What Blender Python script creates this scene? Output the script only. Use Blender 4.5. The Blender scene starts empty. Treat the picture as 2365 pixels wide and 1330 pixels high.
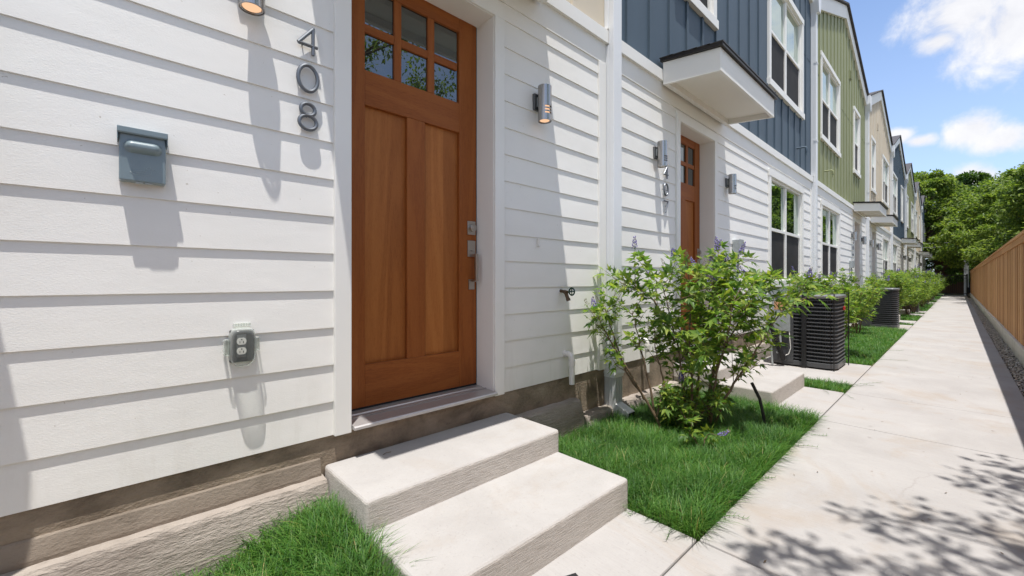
import bpy, math, random
import numpy as np
from mathutils import Vector
R=math.radians
PI=math.pi
scene=bpy.context.scene
COL=scene.collection
random.seed(7)

# ------------------------------------------------------------------ helpers
class MB:
    """collects shapes; every shape gets a material slot index"""
    def __init__(s): s.v=[]; s.f=[]; s.mi=[]; s.m=0
    def add(s,vs,fs):
        o=len(s.v); s.v+= [tuple(p) for p in vs]
        for f in fs: s.f.append(tuple(i+o for i in f)); s.mi.append(s.m)
    def box(s,x0,x1,y0,y1,z0,z1):
        if x1<x0:x0,x1=x1,x0
        if y1<y0:y0,y1=y1,y0
        if z1<z0:z0,z1=z1,z0
        s.add([(x0,y0,z0),(x1,y0,z0),(x1,y1,z0),(x0,y1,z0),(x0,y0,z1),(x1,y0,z1),(x1,y1,z1),(x0,y1,z1)],
              [(0,3,2,1),(4,5,6,7),(0,1,5,4),(1,2,6,5),(2,3,7,6),(3,0,4,7)])
    def prism(s,poly,y0,y1):
        """poly = list of (x,z), counter-clockwise seen from -y; extruded y0..y1"""
        n=len(poly)
        a=sum(poly[i][0]*poly[(i+1)%n][1]-poly[(i+1)%n][0]*poly[i][1] for i in range(n))
        if a<0: poly=poly[::-1]
        s.add([(x,y0,z) for x,z in poly]+[(x,y1,z) for x,z in poly],
              [tuple(range(n)),tuple(range(2*n-1,n-1,-1))]+[((i+1)%n,i,i+n,(i+1)%n+n) for i in range(n)])
    def prismx(s,poly,x0,x1):
        """poly = list of (y,z); extruded along x"""
        n=len(poly)
        a=sum(poly[i][0]*poly[(i+1)%n][1]-poly[(i+1)%n][0]*poly[i][1] for i in range(n))
        if a<0: poly=poly[::-1]
        if x1<x0:x0,x1=x1,x0
        s.add([(x0,y,z) for y,z in poly]+[(x1,y,z) for y,z in poly],
              [tuple(range(n-1,-1,-1)),tuple(range(n,2*n))]+[(i,(i+1)%n,(i+1)%n+n,i+n) for i in range(n)])
    def tube(s,pts,r,n=8,cap=True,closed=False):
        pts=[Vector(p) for p in pts]; m=len(pts)
        rr=r if isinstance(r,(list,tuple)) else [r]*m
        rings=[]; prev=None
        for i,p in enumerate(pts):
            if closed: t=(pts[(i+1)%m]-pts[i-1])
            else: t=(pts[min(i+1,m-1)]-pts[max(i-1,0)])
            t.normalize()
            if prev is None:
                a=Vector((0,0,1)) if abs(t.z)<.9 else Vector((1,0,0))
                u=t.cross(a).normalized()
            else:
                u=(prev-t*prev.dot(t)).normalized()
            prev=u; w=t.cross(u)
            rings.append([p+(u*math.cos(2*PI*k/n)+w*math.sin(2*PI*k/n))*rr[i] for k in range(n)])
        vs=[q for ring in rings for q in ring]; fs=[]
        for i in range(m if closed else m-1):
            j=(i+1)%m
            for k in range(n):
                fs.append((i*n+k,i*n+(k+1)%n,j*n+(k+1)%n,j*n+k))
        if cap and not closed:
            fs.append(tuple(range(n-1,-1,-1))); fs.append(tuple((m-1)*n+k for k in range(n)))
        s.add(vs,fs)
    def cyl(s,p0,p1,r,n=20): s.tube([p0,p1],r,n)
def arr(mb,verts,faces):
    """numpy verts (N,K,3) with the same face pattern for each"""
    n,k,_=verts.shape
    o=len(mb.v)
    mb.v+= list(map(tuple,verts.reshape(-1,3).tolist()))
    for i in range(n):
        b=o+i*k
        for f in faces: mb.f.append(tuple(b+j for j in f)); mb.mi.append(mb.m)
def npmesh(name,verts,faces):
    """fast mesh: verts (N,K,3); faces list of tuples with equal handling"""
    n,k,_=verts.shape
    me=bpy.data.meshes.new(name)
    L=sum(len(f) for f in faces); P=len(faces)
    me.vertices.add(n*k); me.vertices.foreach_set('co',verts.astype(np.float32).ravel())
    pat=np.concatenate([np.array(f) for f in faces])
    idx=(np.arange(n)[:,None]*k+pat[None,:]).ravel()
    me.loops.add(n*L); me.loops.foreach_set('vertex_index',idx.astype(np.int32))
    st=np.cumsum([0]+[len(f) for f in faces[:-1]])
    starts=(np.arange(n)[:,None]*L+st[None,:]).ravel()
    me.polygons.add(n*P); me.polygons.foreach_set('loop_start',starts.astype(np.int32))
    me.polygons.foreach_set('loop_total',np.tile(np.array([len(f) for f in faces]),n).astype(np.int32))
    me.update(calc_edges=True); me.validate()
    return me
def link(name,me,parent=None,mats=()):
    o=bpy.data.objects.new(name,me); COL.objects.link(o)
    for m in mats: me.materials.append(m)
    if parent: o.parent=parent
    return o
def obj(name,mb,mat,parent=None,bevel=0,smooth=False,seg=2):
    me=bpy.data.meshes.new(name); me.from_pydata(mb.v,[],mb.f); me.update()
    mats=mat if isinstance(mat,(list,tuple)) else [mat]
    if len(mats)>1: me.polygons.foreach_set('material_index',mb.mi)
    o=link(name,me,parent,mats)
    if bevel:
        b=o.modifiers.new('bevel','BEVEL'); b.width=bevel; b.segments=seg; b.limit_method='ANGLE'; b.angle_limit=R(40)
    if smooth:
        me.polygons.foreach_set('use_smooth',[True]*len(me.polygons))
        try: me.set_sharp_from_angle(angle=R(40))
        except Exception: pass
    return o
def tag(o,label=None,cat=None,group=None,kind=None):
    if label: o['label']=label
    if cat: o['category']=cat
    if group: o['group']=group
    if kind: o['kind']=kind
    return o
def thing(name,label,cat,loc=(0,0,0),group=None):
    o=bpy.data.objects.new(name,None); COL.objects.link(o); o.location=loc; o.empty_display_size=.1
    return tag(o,label,cat,group)
def dup(root,loc,rz,sc=1.0,label=None,group=None):
    r=root.copy(); COL.objects.link(r); r.location=loc; r.rotation_euler=(0,0,rz); r.scale=(sc,sc,sc)
    if label: r['label']=label
    if group: r['group']=group
    for ch in list(root.children):
        c=ch.copy(); COL.objects.link(c); c.parent=r
        for g in list(ch.children):
            d=g.copy(); COL.objects.link(d); d.parent=c
    return r

# ------------------------------------------------------------------ materials
class NT:
    def __init__(s,name):
        s.m=bpy.data.materials.new(name); s.m.use_nodes=True
        s.t=s.m.node_tree; s.t.nodes.clear()
        s.out=s.n('ShaderNodeOutputMaterial')
    def n(s,t,**k):
        x=s.t.nodes.new(t)
        for a,b in k.items(): setattr(x,a,b)
        return x
    def l(s,a,b): s.t.links.new(a,b)
    def coord(s,scale=(1,1,1),kind='Object'):
        tc=s.n('ShaderNodeTexCoord'); mp=s.n('ShaderNodeMapping'); mp.inputs['Scale'].default_value=scale
        s.l(tc.outputs[kind],mp.inputs['Vector']); return mp.outputs[0]
    def noise(s,vec,scale,detail=4,rough=.6,dist=0):
        x=s.n('ShaderNodeTexNoise'); x.inputs['Scale'].default_value=scale; x.inputs['Detail'].default_value=detail
        x.inputs['Roughness'].default_value=rough; x.inputs['Distortion'].default_value=dist
        if vec is not None: s.l(vec,x.inputs['Vector'])
        return x.outputs['Fac']
    def ramp(s,fac,stops):
        x=s.n('ShaderNodeValToRGB'); e=x.color_ramp.elements
        while len(e)<len(stops): e.new(.5)
        for i,(p,c) in enumerate(stops): e[i].position=p; e[i].color=(*c,1) if len(c)==3 else c
        s.l(fac,x.inputs[0]); return x.outputs[0]
    def mix(s,fac,a,b,mode='MIX'):
        x=s.n('ShaderNodeMix',data_type='RGBA',blend_type=mode)
        for v,i in ((fac,0),(a,6),(b,7)):
            if isinstance(v,(int,float)): x.inputs[i].default_value=v
            elif isinstance(v,tuple): x.inputs[i].default_value=(*v,1)
            else: s.l(v,x.inputs[i])
        return x.outputs[2]
    def bump(s,h,strength,dist=.01,prev=None):
        x=s.n('ShaderNodeBump'); x.inputs['Strength'].default_value=strength; x.inputs['Distance'].default_value=dist
        s.l(h,x.inputs['Height'])
        if prev is not None: s.l(prev,x.inputs['Normal'])
        return x.outputs[0]
    def bsdf(s,color,rough=.6,metal=0,normal=None,spec=.5,**kw):
        b=s.n('ShaderNodeBsdfPrincipled')
        if isinstance(color,tuple): b.inputs['Base Color'].default_value=(*color,1)
        else: s.l(color,b.inputs['Base Color'])
        if isinstance(rough,(int,float)): b.inputs['Roughness'].default_value=rough
        else: s.l(rough,b.inputs['Roughness'])
        b.inputs['Metallic'].default_value=metal; b.inputs['Specular IOR Level'].default_value=spec
        if normal is not None: s.l(normal,b.inputs['Normal'])
        for k,v in kw.items(): b.inputs[k.replace('_',' ')].default_value=v
        s.l(b.outputs[0],s.out.inputs[0]); return b
def tint(c,f): return tuple(min(1,x*f) for x in c)
def paint(name,c,rough=.55,var=.06,scale=3,bump=.12,bscale=160,stretch=(1,1,1),spec=.4):
    t=NT(name); v=t.coord(stretch)
    f=t.noise(v,scale,5,.65)
    col=t.ramp(f,[(.3,tint(c,1-var)),(.7,tint(c,1+var*.5))])
    nm=t.bump(t.noise(v,bscale,3,.6),bump,.003)
    t.bsdf(col,rough,0,nm,spec); return t.m
def concrete(name,c1,c2,c3=None,scale=2.2,fine=90,bump=.35,stain=.5,rough=.85,stretch=(1,1,1),bd=.004,broom=False):
    t=NT(name); v=t.coord(stretch,'Object')
    base=t.ramp(t.noise(v,scale,6,.65,.4),[(.3,c1),(.7,c2)])
    if c3:
        s=t.ramp(t.noise(v,scale*.55,5,.7,1.0),[(.52,(0,0,0)),(.72,(1,1,1))])
        m=t.n('ShaderNodeMath',operation='MULTIPLY'); t.l(s,m.inputs[0]); m.inputs[1].default_value=stain
        base=t.mix(m.outputs[0],base,c3)
    fn=t.noise(v,fine,4,.7)
    sp=t.ramp(fn,[(.28,(.72,.7,.68)),(.42,(1,1,1))])
    base=t.mix(.55,base,sp,'MULTIPLY')
    prev=None
    if broom:
        bn=t.noise(t.coord((26,1.1,1)),7,4,.7)
        base=t.mix(.5,base,t.ramp(bn,[(.3,(.86,.85,.84)),(.6,(1.03,1.03,1.03))]),'MULTIPLY')
        vd=t.noise(v,40,3,.6); 
        spots=t.ramp(t.noise(v,9,2,.5),[(.20,(.62,.56,.48)),(.25,(1,1,1))]); base=t.mix(.6,base,spots,'MULTIPLY')
        vo=t.n('ShaderNodeTexVoronoi',feature='DISTANCE_TO_EDGE'); vo.inputs['Scale'].default_value=.42
        dn=t.n('ShaderNodeVectorMath',operation='ADD'); nz=t.n('ShaderNodeTexNoise'); nz.inputs['Scale'].default_value=2.5; nz.inputs['Detail'].default_value=6; t.l(v,nz.inputs['Vector'])
        sc=t.n('ShaderNodeVectorMath',operation='SCALE'); sc.inputs['Scale'].default_value=.35; t.l(nz.outputs['Color'],sc.inputs[0]); t.l(v,dn.inputs[0]); t.l(sc.outputs[0],dn.inputs[1]); t.l(dn.outputs[0],vo.inputs['Vector'])
        ck=t.ramp(vo.outputs['Distance'],[(.0,(.55,.5,.46)),(.0035,(1,1,1))]); mk=t.ramp(t.noise(v,.8,2,.5),[(.5,(0,0,0)),(.62,(.3,.3,.3))])
        base=t.mix(mk,base,t.mix(1.0,base,ck,'MULTIPLY'))
        prev=t.bump(bn,.25,.003)
    nm=t.bump(fn,bump,bd,prev)
    t.bsdf(base,rough,0,nm,.3); return t.m
M={}
t=NT('white_siding_paint'); v=t.coord((1,1,2.2)); vo=t.coord()
col=t.ramp(t.noise(v,1.4,5,.65),[(.3,(.78,.765,.725)),(.7,(.825,.812,.775))])
sp=t.ramp(t.noise(vo,55,2,.5),[(.215,(.62,.58,.52)),(.245,(1,1,1))]); col=t.mix(.8,col,sp,'MULTIPLY')
gz=t.n('ShaderNodeSeparateXYZ'); tcx=t.n('ShaderNodeTexCoord'); t.l(tcx.outputs['Object'],gz.inputs[0])
sm=t.ramp(t.noise(t.coord((3,3,.5)),4,5,.7),[(.5,(1,1,1)),(.8,(.88,.865,.84))])
dm=t.n('ShaderNodeMapRange'); t.l(gz.outputs[2],dm.inputs[0]); dm.inputs[1].default_value=.9; dm.inputs[2].default_value=.42
col=t.mix(dm.outputs[0],col,t.mix(1.0,col,sm,'MULTIPLY'))
nm=t.bump(t.noise(v,130,3,.6),.2,.003,t.bump(t.noise(t.coord((.7,1,1.5)),7,2,.5),.12,.01))
t.bsdf(col,.6,0,nm,.3); M['siding']=t.m
M['trim']=paint('white_trim_paint',(.81,.798,.76),.5,.03,2,.08,140)
M['leader']=paint('white_metal_paint',(.74,.755,.77),.35,.02,3,.02,60,(1,1,.2),.5)
M['leader_low']=paint('shaded_dusty_white_metal',(.53,.54,.53),.5,.15,9,.08,60)  # dirty grey-white, darkened to put leaf shade into the lower pipe's colour
M['soffit']=paint('cream_soffit_paint',(.80,.775,.71),.6,.03,2,.05,120)
M['blue']=paint('slate_blue_paint',(.074,.108,.142),.6,.12,1.5,.2,90,(1,1,.35),.3)
M['green']=paint('sage_green_paint',(.265,.285,.155),.6,.1,1.5,.2,90,(1,1,.35),.3)
M['beige']=paint('beige_paint',(.62,.545,.43),.6,.06,1.5,.2,90,(1,1,.35),.3)
M['concrete']=concrete('pale_concrete',(.315,.30,.288),(.375,.36,.347),(.315,.265,.215),1.6,70,.35,.8,broom=True)
M['step']=concrete('step_concrete',(.335,.31,.29),(.39,.362,.34),(.33,.27,.215),2.6,75,.4,.4)
def stepmat():
    t=NT('step_concrete'); v=t.coord((1,1,1)); v2=t.coord((.25,1,2.6))
    top=t.ramp(t.noise(v,2.6,6,.65,.4),[(.3,(.325,.31,.296)),(.7,(.385,.37,.355))])
    st=t.ramp(t.noise(v,1.7,5,.7,1.0),[(.52,(0,0,0)),(.75,(.45,.45,.45))]); top=t.mix(st,top,(.30,.25,.20))
    fn=t.noise(v,75,4,.7); top=t.mix(.5,top,t.ramp(fn,[(.28,(.72,.7,.68)),(.42,(1,1,1))]),'MULTIPLY')
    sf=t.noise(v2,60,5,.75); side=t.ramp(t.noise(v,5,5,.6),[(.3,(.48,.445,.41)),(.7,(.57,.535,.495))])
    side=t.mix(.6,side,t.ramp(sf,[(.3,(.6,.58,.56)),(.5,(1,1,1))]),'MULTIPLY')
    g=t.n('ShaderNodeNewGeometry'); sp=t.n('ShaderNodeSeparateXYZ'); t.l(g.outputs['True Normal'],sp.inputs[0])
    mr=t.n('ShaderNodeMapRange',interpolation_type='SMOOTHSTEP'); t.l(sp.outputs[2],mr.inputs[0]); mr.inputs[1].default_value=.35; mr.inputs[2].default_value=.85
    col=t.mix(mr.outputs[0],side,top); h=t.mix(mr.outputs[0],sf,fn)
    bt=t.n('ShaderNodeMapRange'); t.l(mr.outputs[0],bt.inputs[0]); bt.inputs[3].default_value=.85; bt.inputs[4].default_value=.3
    bp=t.n('ShaderNodeBump'); bp.inputs['Distance'].default_value=.007; t.l(bt.outputs[0],bp.inputs['Strength']); t.l(h,bp.inputs['Height'])
    t.bsdf(col,.88,0,t.bump(t.noise(v,9,4,.6),.25,.02,bp.outputs[0]),.25); return t.m
M['step']=stepmat()
M['foundation']=concrete('brown_foundation_concrete',(.145,.112,.08),(.37,.30,.225),(.09,.072,.055),4.2,42,.8,.75,.9,(1,1,1.5),.008)
M['ledge']=concrete('rough_footing_concrete',(.24,.205,.175),(.40,.355,.31),(.16,.14,.115),3.4,44,.9,.75,.95,(.6,1,2.0),.012)
M['skirt']=concrete('brown_mortar',(.19,.155,.12),(.31,.26,.21),(.115,.094,.073),3,55,.6,.5,.95,(1,1,1.5),.006)
M['kerb']=concrete('kerb_concrete',(.62,.575,.51),(.72,.675,.61),(.46,.41,.35),2,60,.4,.5)
M['soil']=concrete('dark_soil',(.045,.04,.022),(.075,.065,.035),None,8,60,.8)
M['groundmat']=concrete('dry_ground',(.10,.095,.06),(.16,.14,.09),None,.6,20,.5)
M['shingle']=concrete('grey_shingle',(.045,.042,.044),(.095,.088,.09),None,14,120,.8)
M['blacktrim']=paint('dark_roof_edge_metal',(.022,.018,.016),.45,.2,5,.1,60)
M['black']=paint('black_rubber',(.015,.015,.016),.6,.1,8,.1,80)
def wood(name,vert,c1,c2,c3,off=0,boards=0):
    t=NT(name); tc=t.n('ShaderNodeTexCoord')
    mp=t.n('ShaderNodeMapping'); mp.inputs['Location'].default_value=(off,off*2.3,off*.7)
    mp.inputs['Scale'].default_value=(1,1,.085) if vert else (.085,1,1)
    t.l(tc.outputs['Object'],mp.inputs[0]); v=mp.outputs[0]
    ct=t.noise(v,3.2,1.5,.4,.2)                       # growth-ring contours: cathedral figure
    m1=t.n('ShaderNodeMath',operation='MULTIPLY'); t.l(ct,m1.inputs[0]); m1.inputs[1].default_value=75
    sn=t.n('ShaderNodeMath',operation='SINE'); t.l(m1.outputs[0],sn.inputs[0])
    fig=t.ramp(sn.outputs[0],[(0,(.35,.35,.35)),(.6,(.62,.62,.62)),(1,(.70,.70,.70))])
    fine=t.noise(v,170,5,.75); broad=t.noise(v,5,3,.5)
    f=t.mix(.45,t.mix(.5,fig,broad),fine)
    col=t.ramp(f,[(.30,c1),(.50,c2),(.74,c3)])
    if boards:
        mp2=t.n('ShaderNodeMapping'); mp2.inputs['Scale'].default_value=(boards,0,0) if vert else (0,0,boards); t.l(tc.outputs['Object'],mp2.inputs[0])
        fl=t.n('ShaderNodeVectorMath',operation='FLOOR'); t.l(mp2.outputs[0],fl.inputs[0])
        wn=t.n('ShaderNodeTexWhiteNoise',noise_dimensions='3D'); t.l(fl.outputs[0],wn.inputs[0])
        tone=t.ramp(wn.outputs[0],[(0,(.82,.77,.73)),(.5,(.96,.96,.96)),(1,(1.06,1.07,1.08))])
        col=t.mix(1.0,col,tone,'MULTIPLY')
    pores=t.ramp(t.noise(v,420,2,.5),[(.3,(.62,.56,.5)),(.42,(1,1,1))])
    col=t.mix(.55,col,pores,'MULTIPLY')
    t.bsdf(col,.5,0,t.bump(fine,.1,.002),.22); return t.m
W1,W2,W3=(.195,.052,.011),(.285,.086,.019),(.35,.118,.028)
M['wood_v']=wood('mahogany_upright_grain',True,W1,W2,W3)
M['wood_h']=wood('mahogany_level_grain',False,W1,W2,W3,3)
M['wood_p']=wood('mahogany_panel',True,(.26,.080,.017),(.375,.130,.031),(.44,.168,.043),7,7.8)
t=NT('brushed_nickel'); v=t.coord((60,60,1))
M['nickel']=t.m; t.bsdf((.46,.43,.385),.3,1,t.bump(t.noise(v,14,3,.6),.1,.002))
t=NT('brushed_steel'); v=t.coord((1,1,.04))
M['steel']=t.m; t.bsdf((.40,.385,.37),.27,1,t.bump(t.noise(v,400,3,.6),.12,.001))
t=NT('dark_lamp_bracket'); M['bracket']=t.m; t.bsdf((.16,.165,.17),.4,.8)
t=NT('satin_digit_metal'); M['digit']=t.m; t.bsdf((.15,.163,.18),.42,.6)
t=NT('grey_green_enamel'); v=t.coord()
M['mailbox']=t.m; t.bsdf(t.ramp(t.noise(v,9,4,.6),[(.3,(.165,.215,.235)),(.7,(.20,.255,.275))]),.38,0,t.bump(t.noise(v,90,2,.5),.05,.002),.5,Coat_Weight=.3)
t=NT('pale_engraved_line'); M['engrave']=t.m; t.bsdf((.29,.35,.37),.4)
t=NT('grey_plastic'); M['grey']=t.m; t.bsdf((.15,.16,.16),.5)
t=NT('dark_grey_plate'); M['dkgrey']=t.m; t.bsdf((.06,.064,.064),.5)
t=NT('off_white_plastic'); M['plastic']=t.m; t.bsdf((.72,.70,.66),.4)
t=NT('galvanised_metal'); v=t.coord()
M['galv']=t.m; t.bsdf(t.ramp(t.noise(v,30,4,.7),[(.3,(.33,.36,.36)),(.7,(.47,.5,.5))]),.45,.35)
t=NT('brass_tap_metal'); M['brass']=t.m; t.bsdf((.12,.085,.055),.45,.7)
t=NT('dark_green_handle'); M['gwheel']=t.m; t.bsdf((.008,.045,.03),.35)
t=NT('aluminium_sill'); v=t.coord((.06,1,1))
M['sill']=t.m; t.bsdf((.52,.50,.49),.38,.6,t.bump(t.noise(v,200,2,.5),.1,.001))
def glassmat(name,refl,tintc,base,rough=.0):
    t=NT(name); d=t.n('ShaderNodeBsdfDiffuse'); d.inputs[0].default_value=(*base,1)
    g=t.n('ShaderNodeBsdfGlossy'); g.inputs[0].default_value=(*tintc,1); g.inputs['Roughness'].default_value=rough
    lw=t.n('ShaderNodeFresnel'); lw.inputs[0].default_value=1.5
    mr=t.n('ShaderNodeMapRange'); mr.inputs[1].default_value=.04; mr.inputs[2].default_value=1; mr.inputs[3].default_value=refl; mr.inputs[4].default_value=1
    t.l(lw.outputs[0],mr.inputs[0])
    mx=t.n('ShaderNodeMixShader'); t.l(mr.outputs[0],mx.inputs[0]); t.l(d.outputs[0],mx.inputs[1]); t.l(g.outputs[0],mx.inputs[2])
    t.l(mx.outputs[0],t.out.inputs[0]); return t.m
M['glass']=glassmat('coated_window_glass',.54,(.86,.97,.92),(.012,.018,.016))
M['doorglass']=glassmat('door_glass',.17,(.85,.93,.97),(.02,.021,.02))
t=NT('insect_screen_mesh'); v=t.coord((1,1,1))
M['screen']=t.m; t.bsdf(t.ramp(t.noise(v,3,3,.5),[(.35,(.018,.018,.019)),(.7,(.03,.029,.029))]),.75,0,None,.25)
t=NT('clear_cover_plastic')
tr=t.n('ShaderNodeBsdfTransparent'); tr.inputs[0].default_value=(.93,.95,.93,1)
gl=t.n('ShaderNodeBsdfPrincipled'); gl.inputs['Base Color'].default_value=(.56,.585,.56,1); gl.inputs['Roughness'].default_value=.18
lw=t.n('ShaderNodeLayerWeight'); lw.inputs[0].default_value=.35
mr=t.n('ShaderNodeMapRange'); mr.inputs[3].default_value=.07; mr.inputs[4].default_value=.8; t.l(lw.outputs['Facing'],mr.inputs[0])
mx=t.n('ShaderNodeMixShader'); t.l(mr.outputs[0],mx.inputs[0]); t.l(tr.outputs[0],mx.inputs[1]); t.l(gl.outputs[0],mx.inputs[2]); t.l(mx.outputs[0],t.out.inputs[0])
M['clear']=t.m
def emit(name,c,s):
    t=NT(name); e=t.n('ShaderNodeEmission'); e.inputs[0].default_value=(*c,1); e.inputs[1].default_value=s; t.l(e.outputs[0],t.out.inputs[0]); return t.m
M['lampglow']=emit('warm_lamp_light',(1,.60,.36),.55)
t=NT('unlit_lamp_lens'); M['lens']=t.m; t.bsdf((.55,.54,.52),.3)
t=NT('ac_dark_metal'); v=t.coord(); M['ac']=t.m; t.bsdf((.07,.072,.076),.38,.0,t.bump(t.noise(v,120,2,.5),.08,.002),.5)
t=NT('ac_fins'); v=t.coord(); M['fins']=t.m; t.bsdf((.012,.012,.013),.6)
t=NT('ac_fin_edge'); M['finedge']=t.m; t.bsdf((.085,.088,.09),.45,.2)
t=NT('ac_top_grey'); M['actop']=t.m; t.bsdf((.17,.175,.18),.35,.2)
t=NT('red_badge'); M['red']=t.m; t.bsdf((.42,.03,.025),.4)
t=NT('orange_sticker'); M['orange']=t.m; t.bsdf((.60,.32,.16),.5)
t=NT('black_painted_iron'); M['iron']=t.m; t.bsdf((.012,.012,.013),.45)
# cedar boards
t=NT('cedar_boards'); tc=t.n('ShaderNodeTexCoord'); mp=t.n('ShaderNodeMapping'); mp.inputs['Scale'].default_value=(1,1,.06)
t.l(tc.outputs['Object'],mp.inputs[0]); g=t.n('ShaderNodeNewGeometry')
ad=t.n('ShaderNodeVectorMath',operation='ADD'); cb=t.n('ShaderNodeCombineXYZ'); ml=t.n('ShaderNodeMath',operation='MULTIPLY'); ml.inputs[1].default_value=40
t.l(g.outputs['Random Per Island'],ml.inputs[0]); t.l(ml.outputs[0],cb.inputs[2]); t.l(mp.outputs[0],ad.inputs[0]); t.l(cb.outputs[0],ad.inputs[1])
gr=t.noise(ad.outputs[0],55,5,.7,.6)
c=t.ramp(g.outputs['Random Per Island'],[(0,(.47,.225,.085)),(.45,(.66,.35,.15)),(.8,(.74,.42,.20)),(1,(.56,.28,.11))])
c=t.mix(.75,c,t.ramp(gr,[(.25,(.55,.5,.46)),(.6,(1,1,1))]),'MULTIPLY')
t.bsdf(c,.75,0,t.bump(gr,.3,.004),.25); M['cedar']=t.m
# foliage
def foliage(name,cols,trans=.35,rough=.5,tgain=1.5,spec=.35,pat=3.0,dry=False):
    t=NT(name); g=t.n('ShaderNodeNewGeometry')
    n=len(cols); ps=[i/(n-1) for i in range(n)]
    if dry: ps=[i/(n-2)*.965 for i in range(n-1)]+[1.0]
    c=t.ramp(g.outputs['Random Per Island'],[(p_,x) for p_,x in zip(ps,cols)])
    vv=t.coord((1,1,1)); c=t.mix(1.0,c,t.ramp(t.noise(vv,pat,3,.6),[(.32,(.74,.76,.8)),(.62,(1.12,1.06,1.0))]),'MULTIPLY')
    b=t.n('ShaderNodeBsdfPrincipled'); t.l(c,b.inputs['Base Color']); b.inputs['Roughness'].default_value=rough; b.inputs['Specular IOR Level'].default_value=spec
    tr=t.n('ShaderNodeBsdfTranslucent'); t.l(t.mix(1.0,c,(tgain,tgain*1.05,.6*tgain),'MULTIPLY'),tr.inputs[0])
    mx=t.n('ShaderNodeMixShader'); mx.inputs[0].default_value=trans
    t.l(b.outputs[0],mx.inputs[1]); t.l(tr.outputs[0],mx.inputs[2]); t.l(mx.outputs[0],t.out.inputs[0]); return t.m
M['grass']=foliage('lawn_grass',[(.03,.105,.018),(.05,.15,.026),(.075,.195,.034),(.10,.225,.045),(.135,.25,.05),(.34,.29,.13)],.38,.5,1.5,dry=True)
M['shrubleaf']=foliage('vitex_leaf',[(.06,.135,.028),(.11,.205,.04),(.19,.29,.05),(.31,.37,.065)],.45,.45,1.7)
M['treeleaf']=foliage('tree_leaf',[(.055,.10,.022),(.105,.17,.032),(.18,.255,.044),(.26,.33,.065)],.42,.5,1.6)
M['treeleaf_b']=foliage('dark_tree_leaf',[(.03,.07,.014),(.05,.105,.018),(.075,.14,.022),(.11,.18,.028)],.35,.5,1.4)
M['flower']=foliage('purple_flower',[(.17,.14,.42),(.26,.22,.56),(.36,.31,.66)],.25,.6,1.2)
M['bud']=foliage('pale_flower_bud',[(.18,.2,.1),(.28,.28,.17)],.2,.6,1.1)
t=NT('brown_bark'); v=t.coord((1,1,.3)); f=t.noise(v,40,5,.7); M['bark']=t.m
t.bsdf(t.ramp(f,[(.3,(.075,.05,.032)),(.7,(.17,.125,.085))]),.85,0,t.bump(f,.6,.01),.2)
t=NT('young_stem'); v=t.coord((1,1,.3)); f=t.noise(v,60,4,.7); M['stem']=t.m
t.bsdf(t.ramp(f,[(.3,(.10,.065,.04)),(.7,(.20,.145,.095))]),.7,0,None,.25)
t=NT('gravel_stone'); g=t.n('ShaderNodeNewGeometry'); M['stone']=t.m
t.bsdf(t.ramp(g.outputs['Random Per Island'],[(0,(.34,.28,.22)),(.4,(.56,.48,.40)),(.8,(.70,.63,.55)),(1,(.45,.40,.36))]),.8)
M['brownwall']=paint('brown_board_wall',(.13,.065,.035),.8,.3,2,.2,60,(1,1,.2))

# ------------------------------------------------------------------ layout constants (metres; walkway top = 0, facade plane y = 0)
B0=3.10; UW=7.35                 # first boundary right of the near house, unit width
WALKY0,WALKY1=-2.53,-1.28
SUN=Vector((.135,.16,-1)).normalized()
COURSE=.178; CZ=.398             # lap siding courses
BANDZ0,BANDZ1=3.17,3.29
EAVE,APEX=7.12,8.45
def rects_minus(x0,x1,z0,z1,holes):
    """split rectangle x-range by holes -> list of (xa,xb,za,zb)"""
    out=[]; xs=sorted({x0,x1}|{min(max(h[0],x0),x1) for h in holes}|{min(max(h[1],x0),x1) for h in holes})
    for a,b in zip(xs,xs[1:]):
        if b-a<1e-4: continue
        m=(a+b)/2; zz=[(z0,z1)]
        for h in holes:
            if h[0]<m<h[1]:
                n=[]
                for p,q in zz:
                    if h[3]<=p or h[2]>=q: n.append((p,q)); continue
                    if h[2]>p+1e-4: n.append((p,h[2]))
                    if h[3]<q-1e-4: n.append((h[3],q))
                zz=n
        for p,q in zz:
            if out and abs(out[-1][1]-a)<1e-6 and out[-1][2:]==(p,q): out[-1]=(out[-1][0],b,p,q)
            else: out.append((a,b,p,q))
    return out
def gable(x,xl,xr): 
    c=(xl+xr)/2; return APEX-(APEX-EAVE)*abs(x-c)/((xr-xl)/2)

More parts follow.
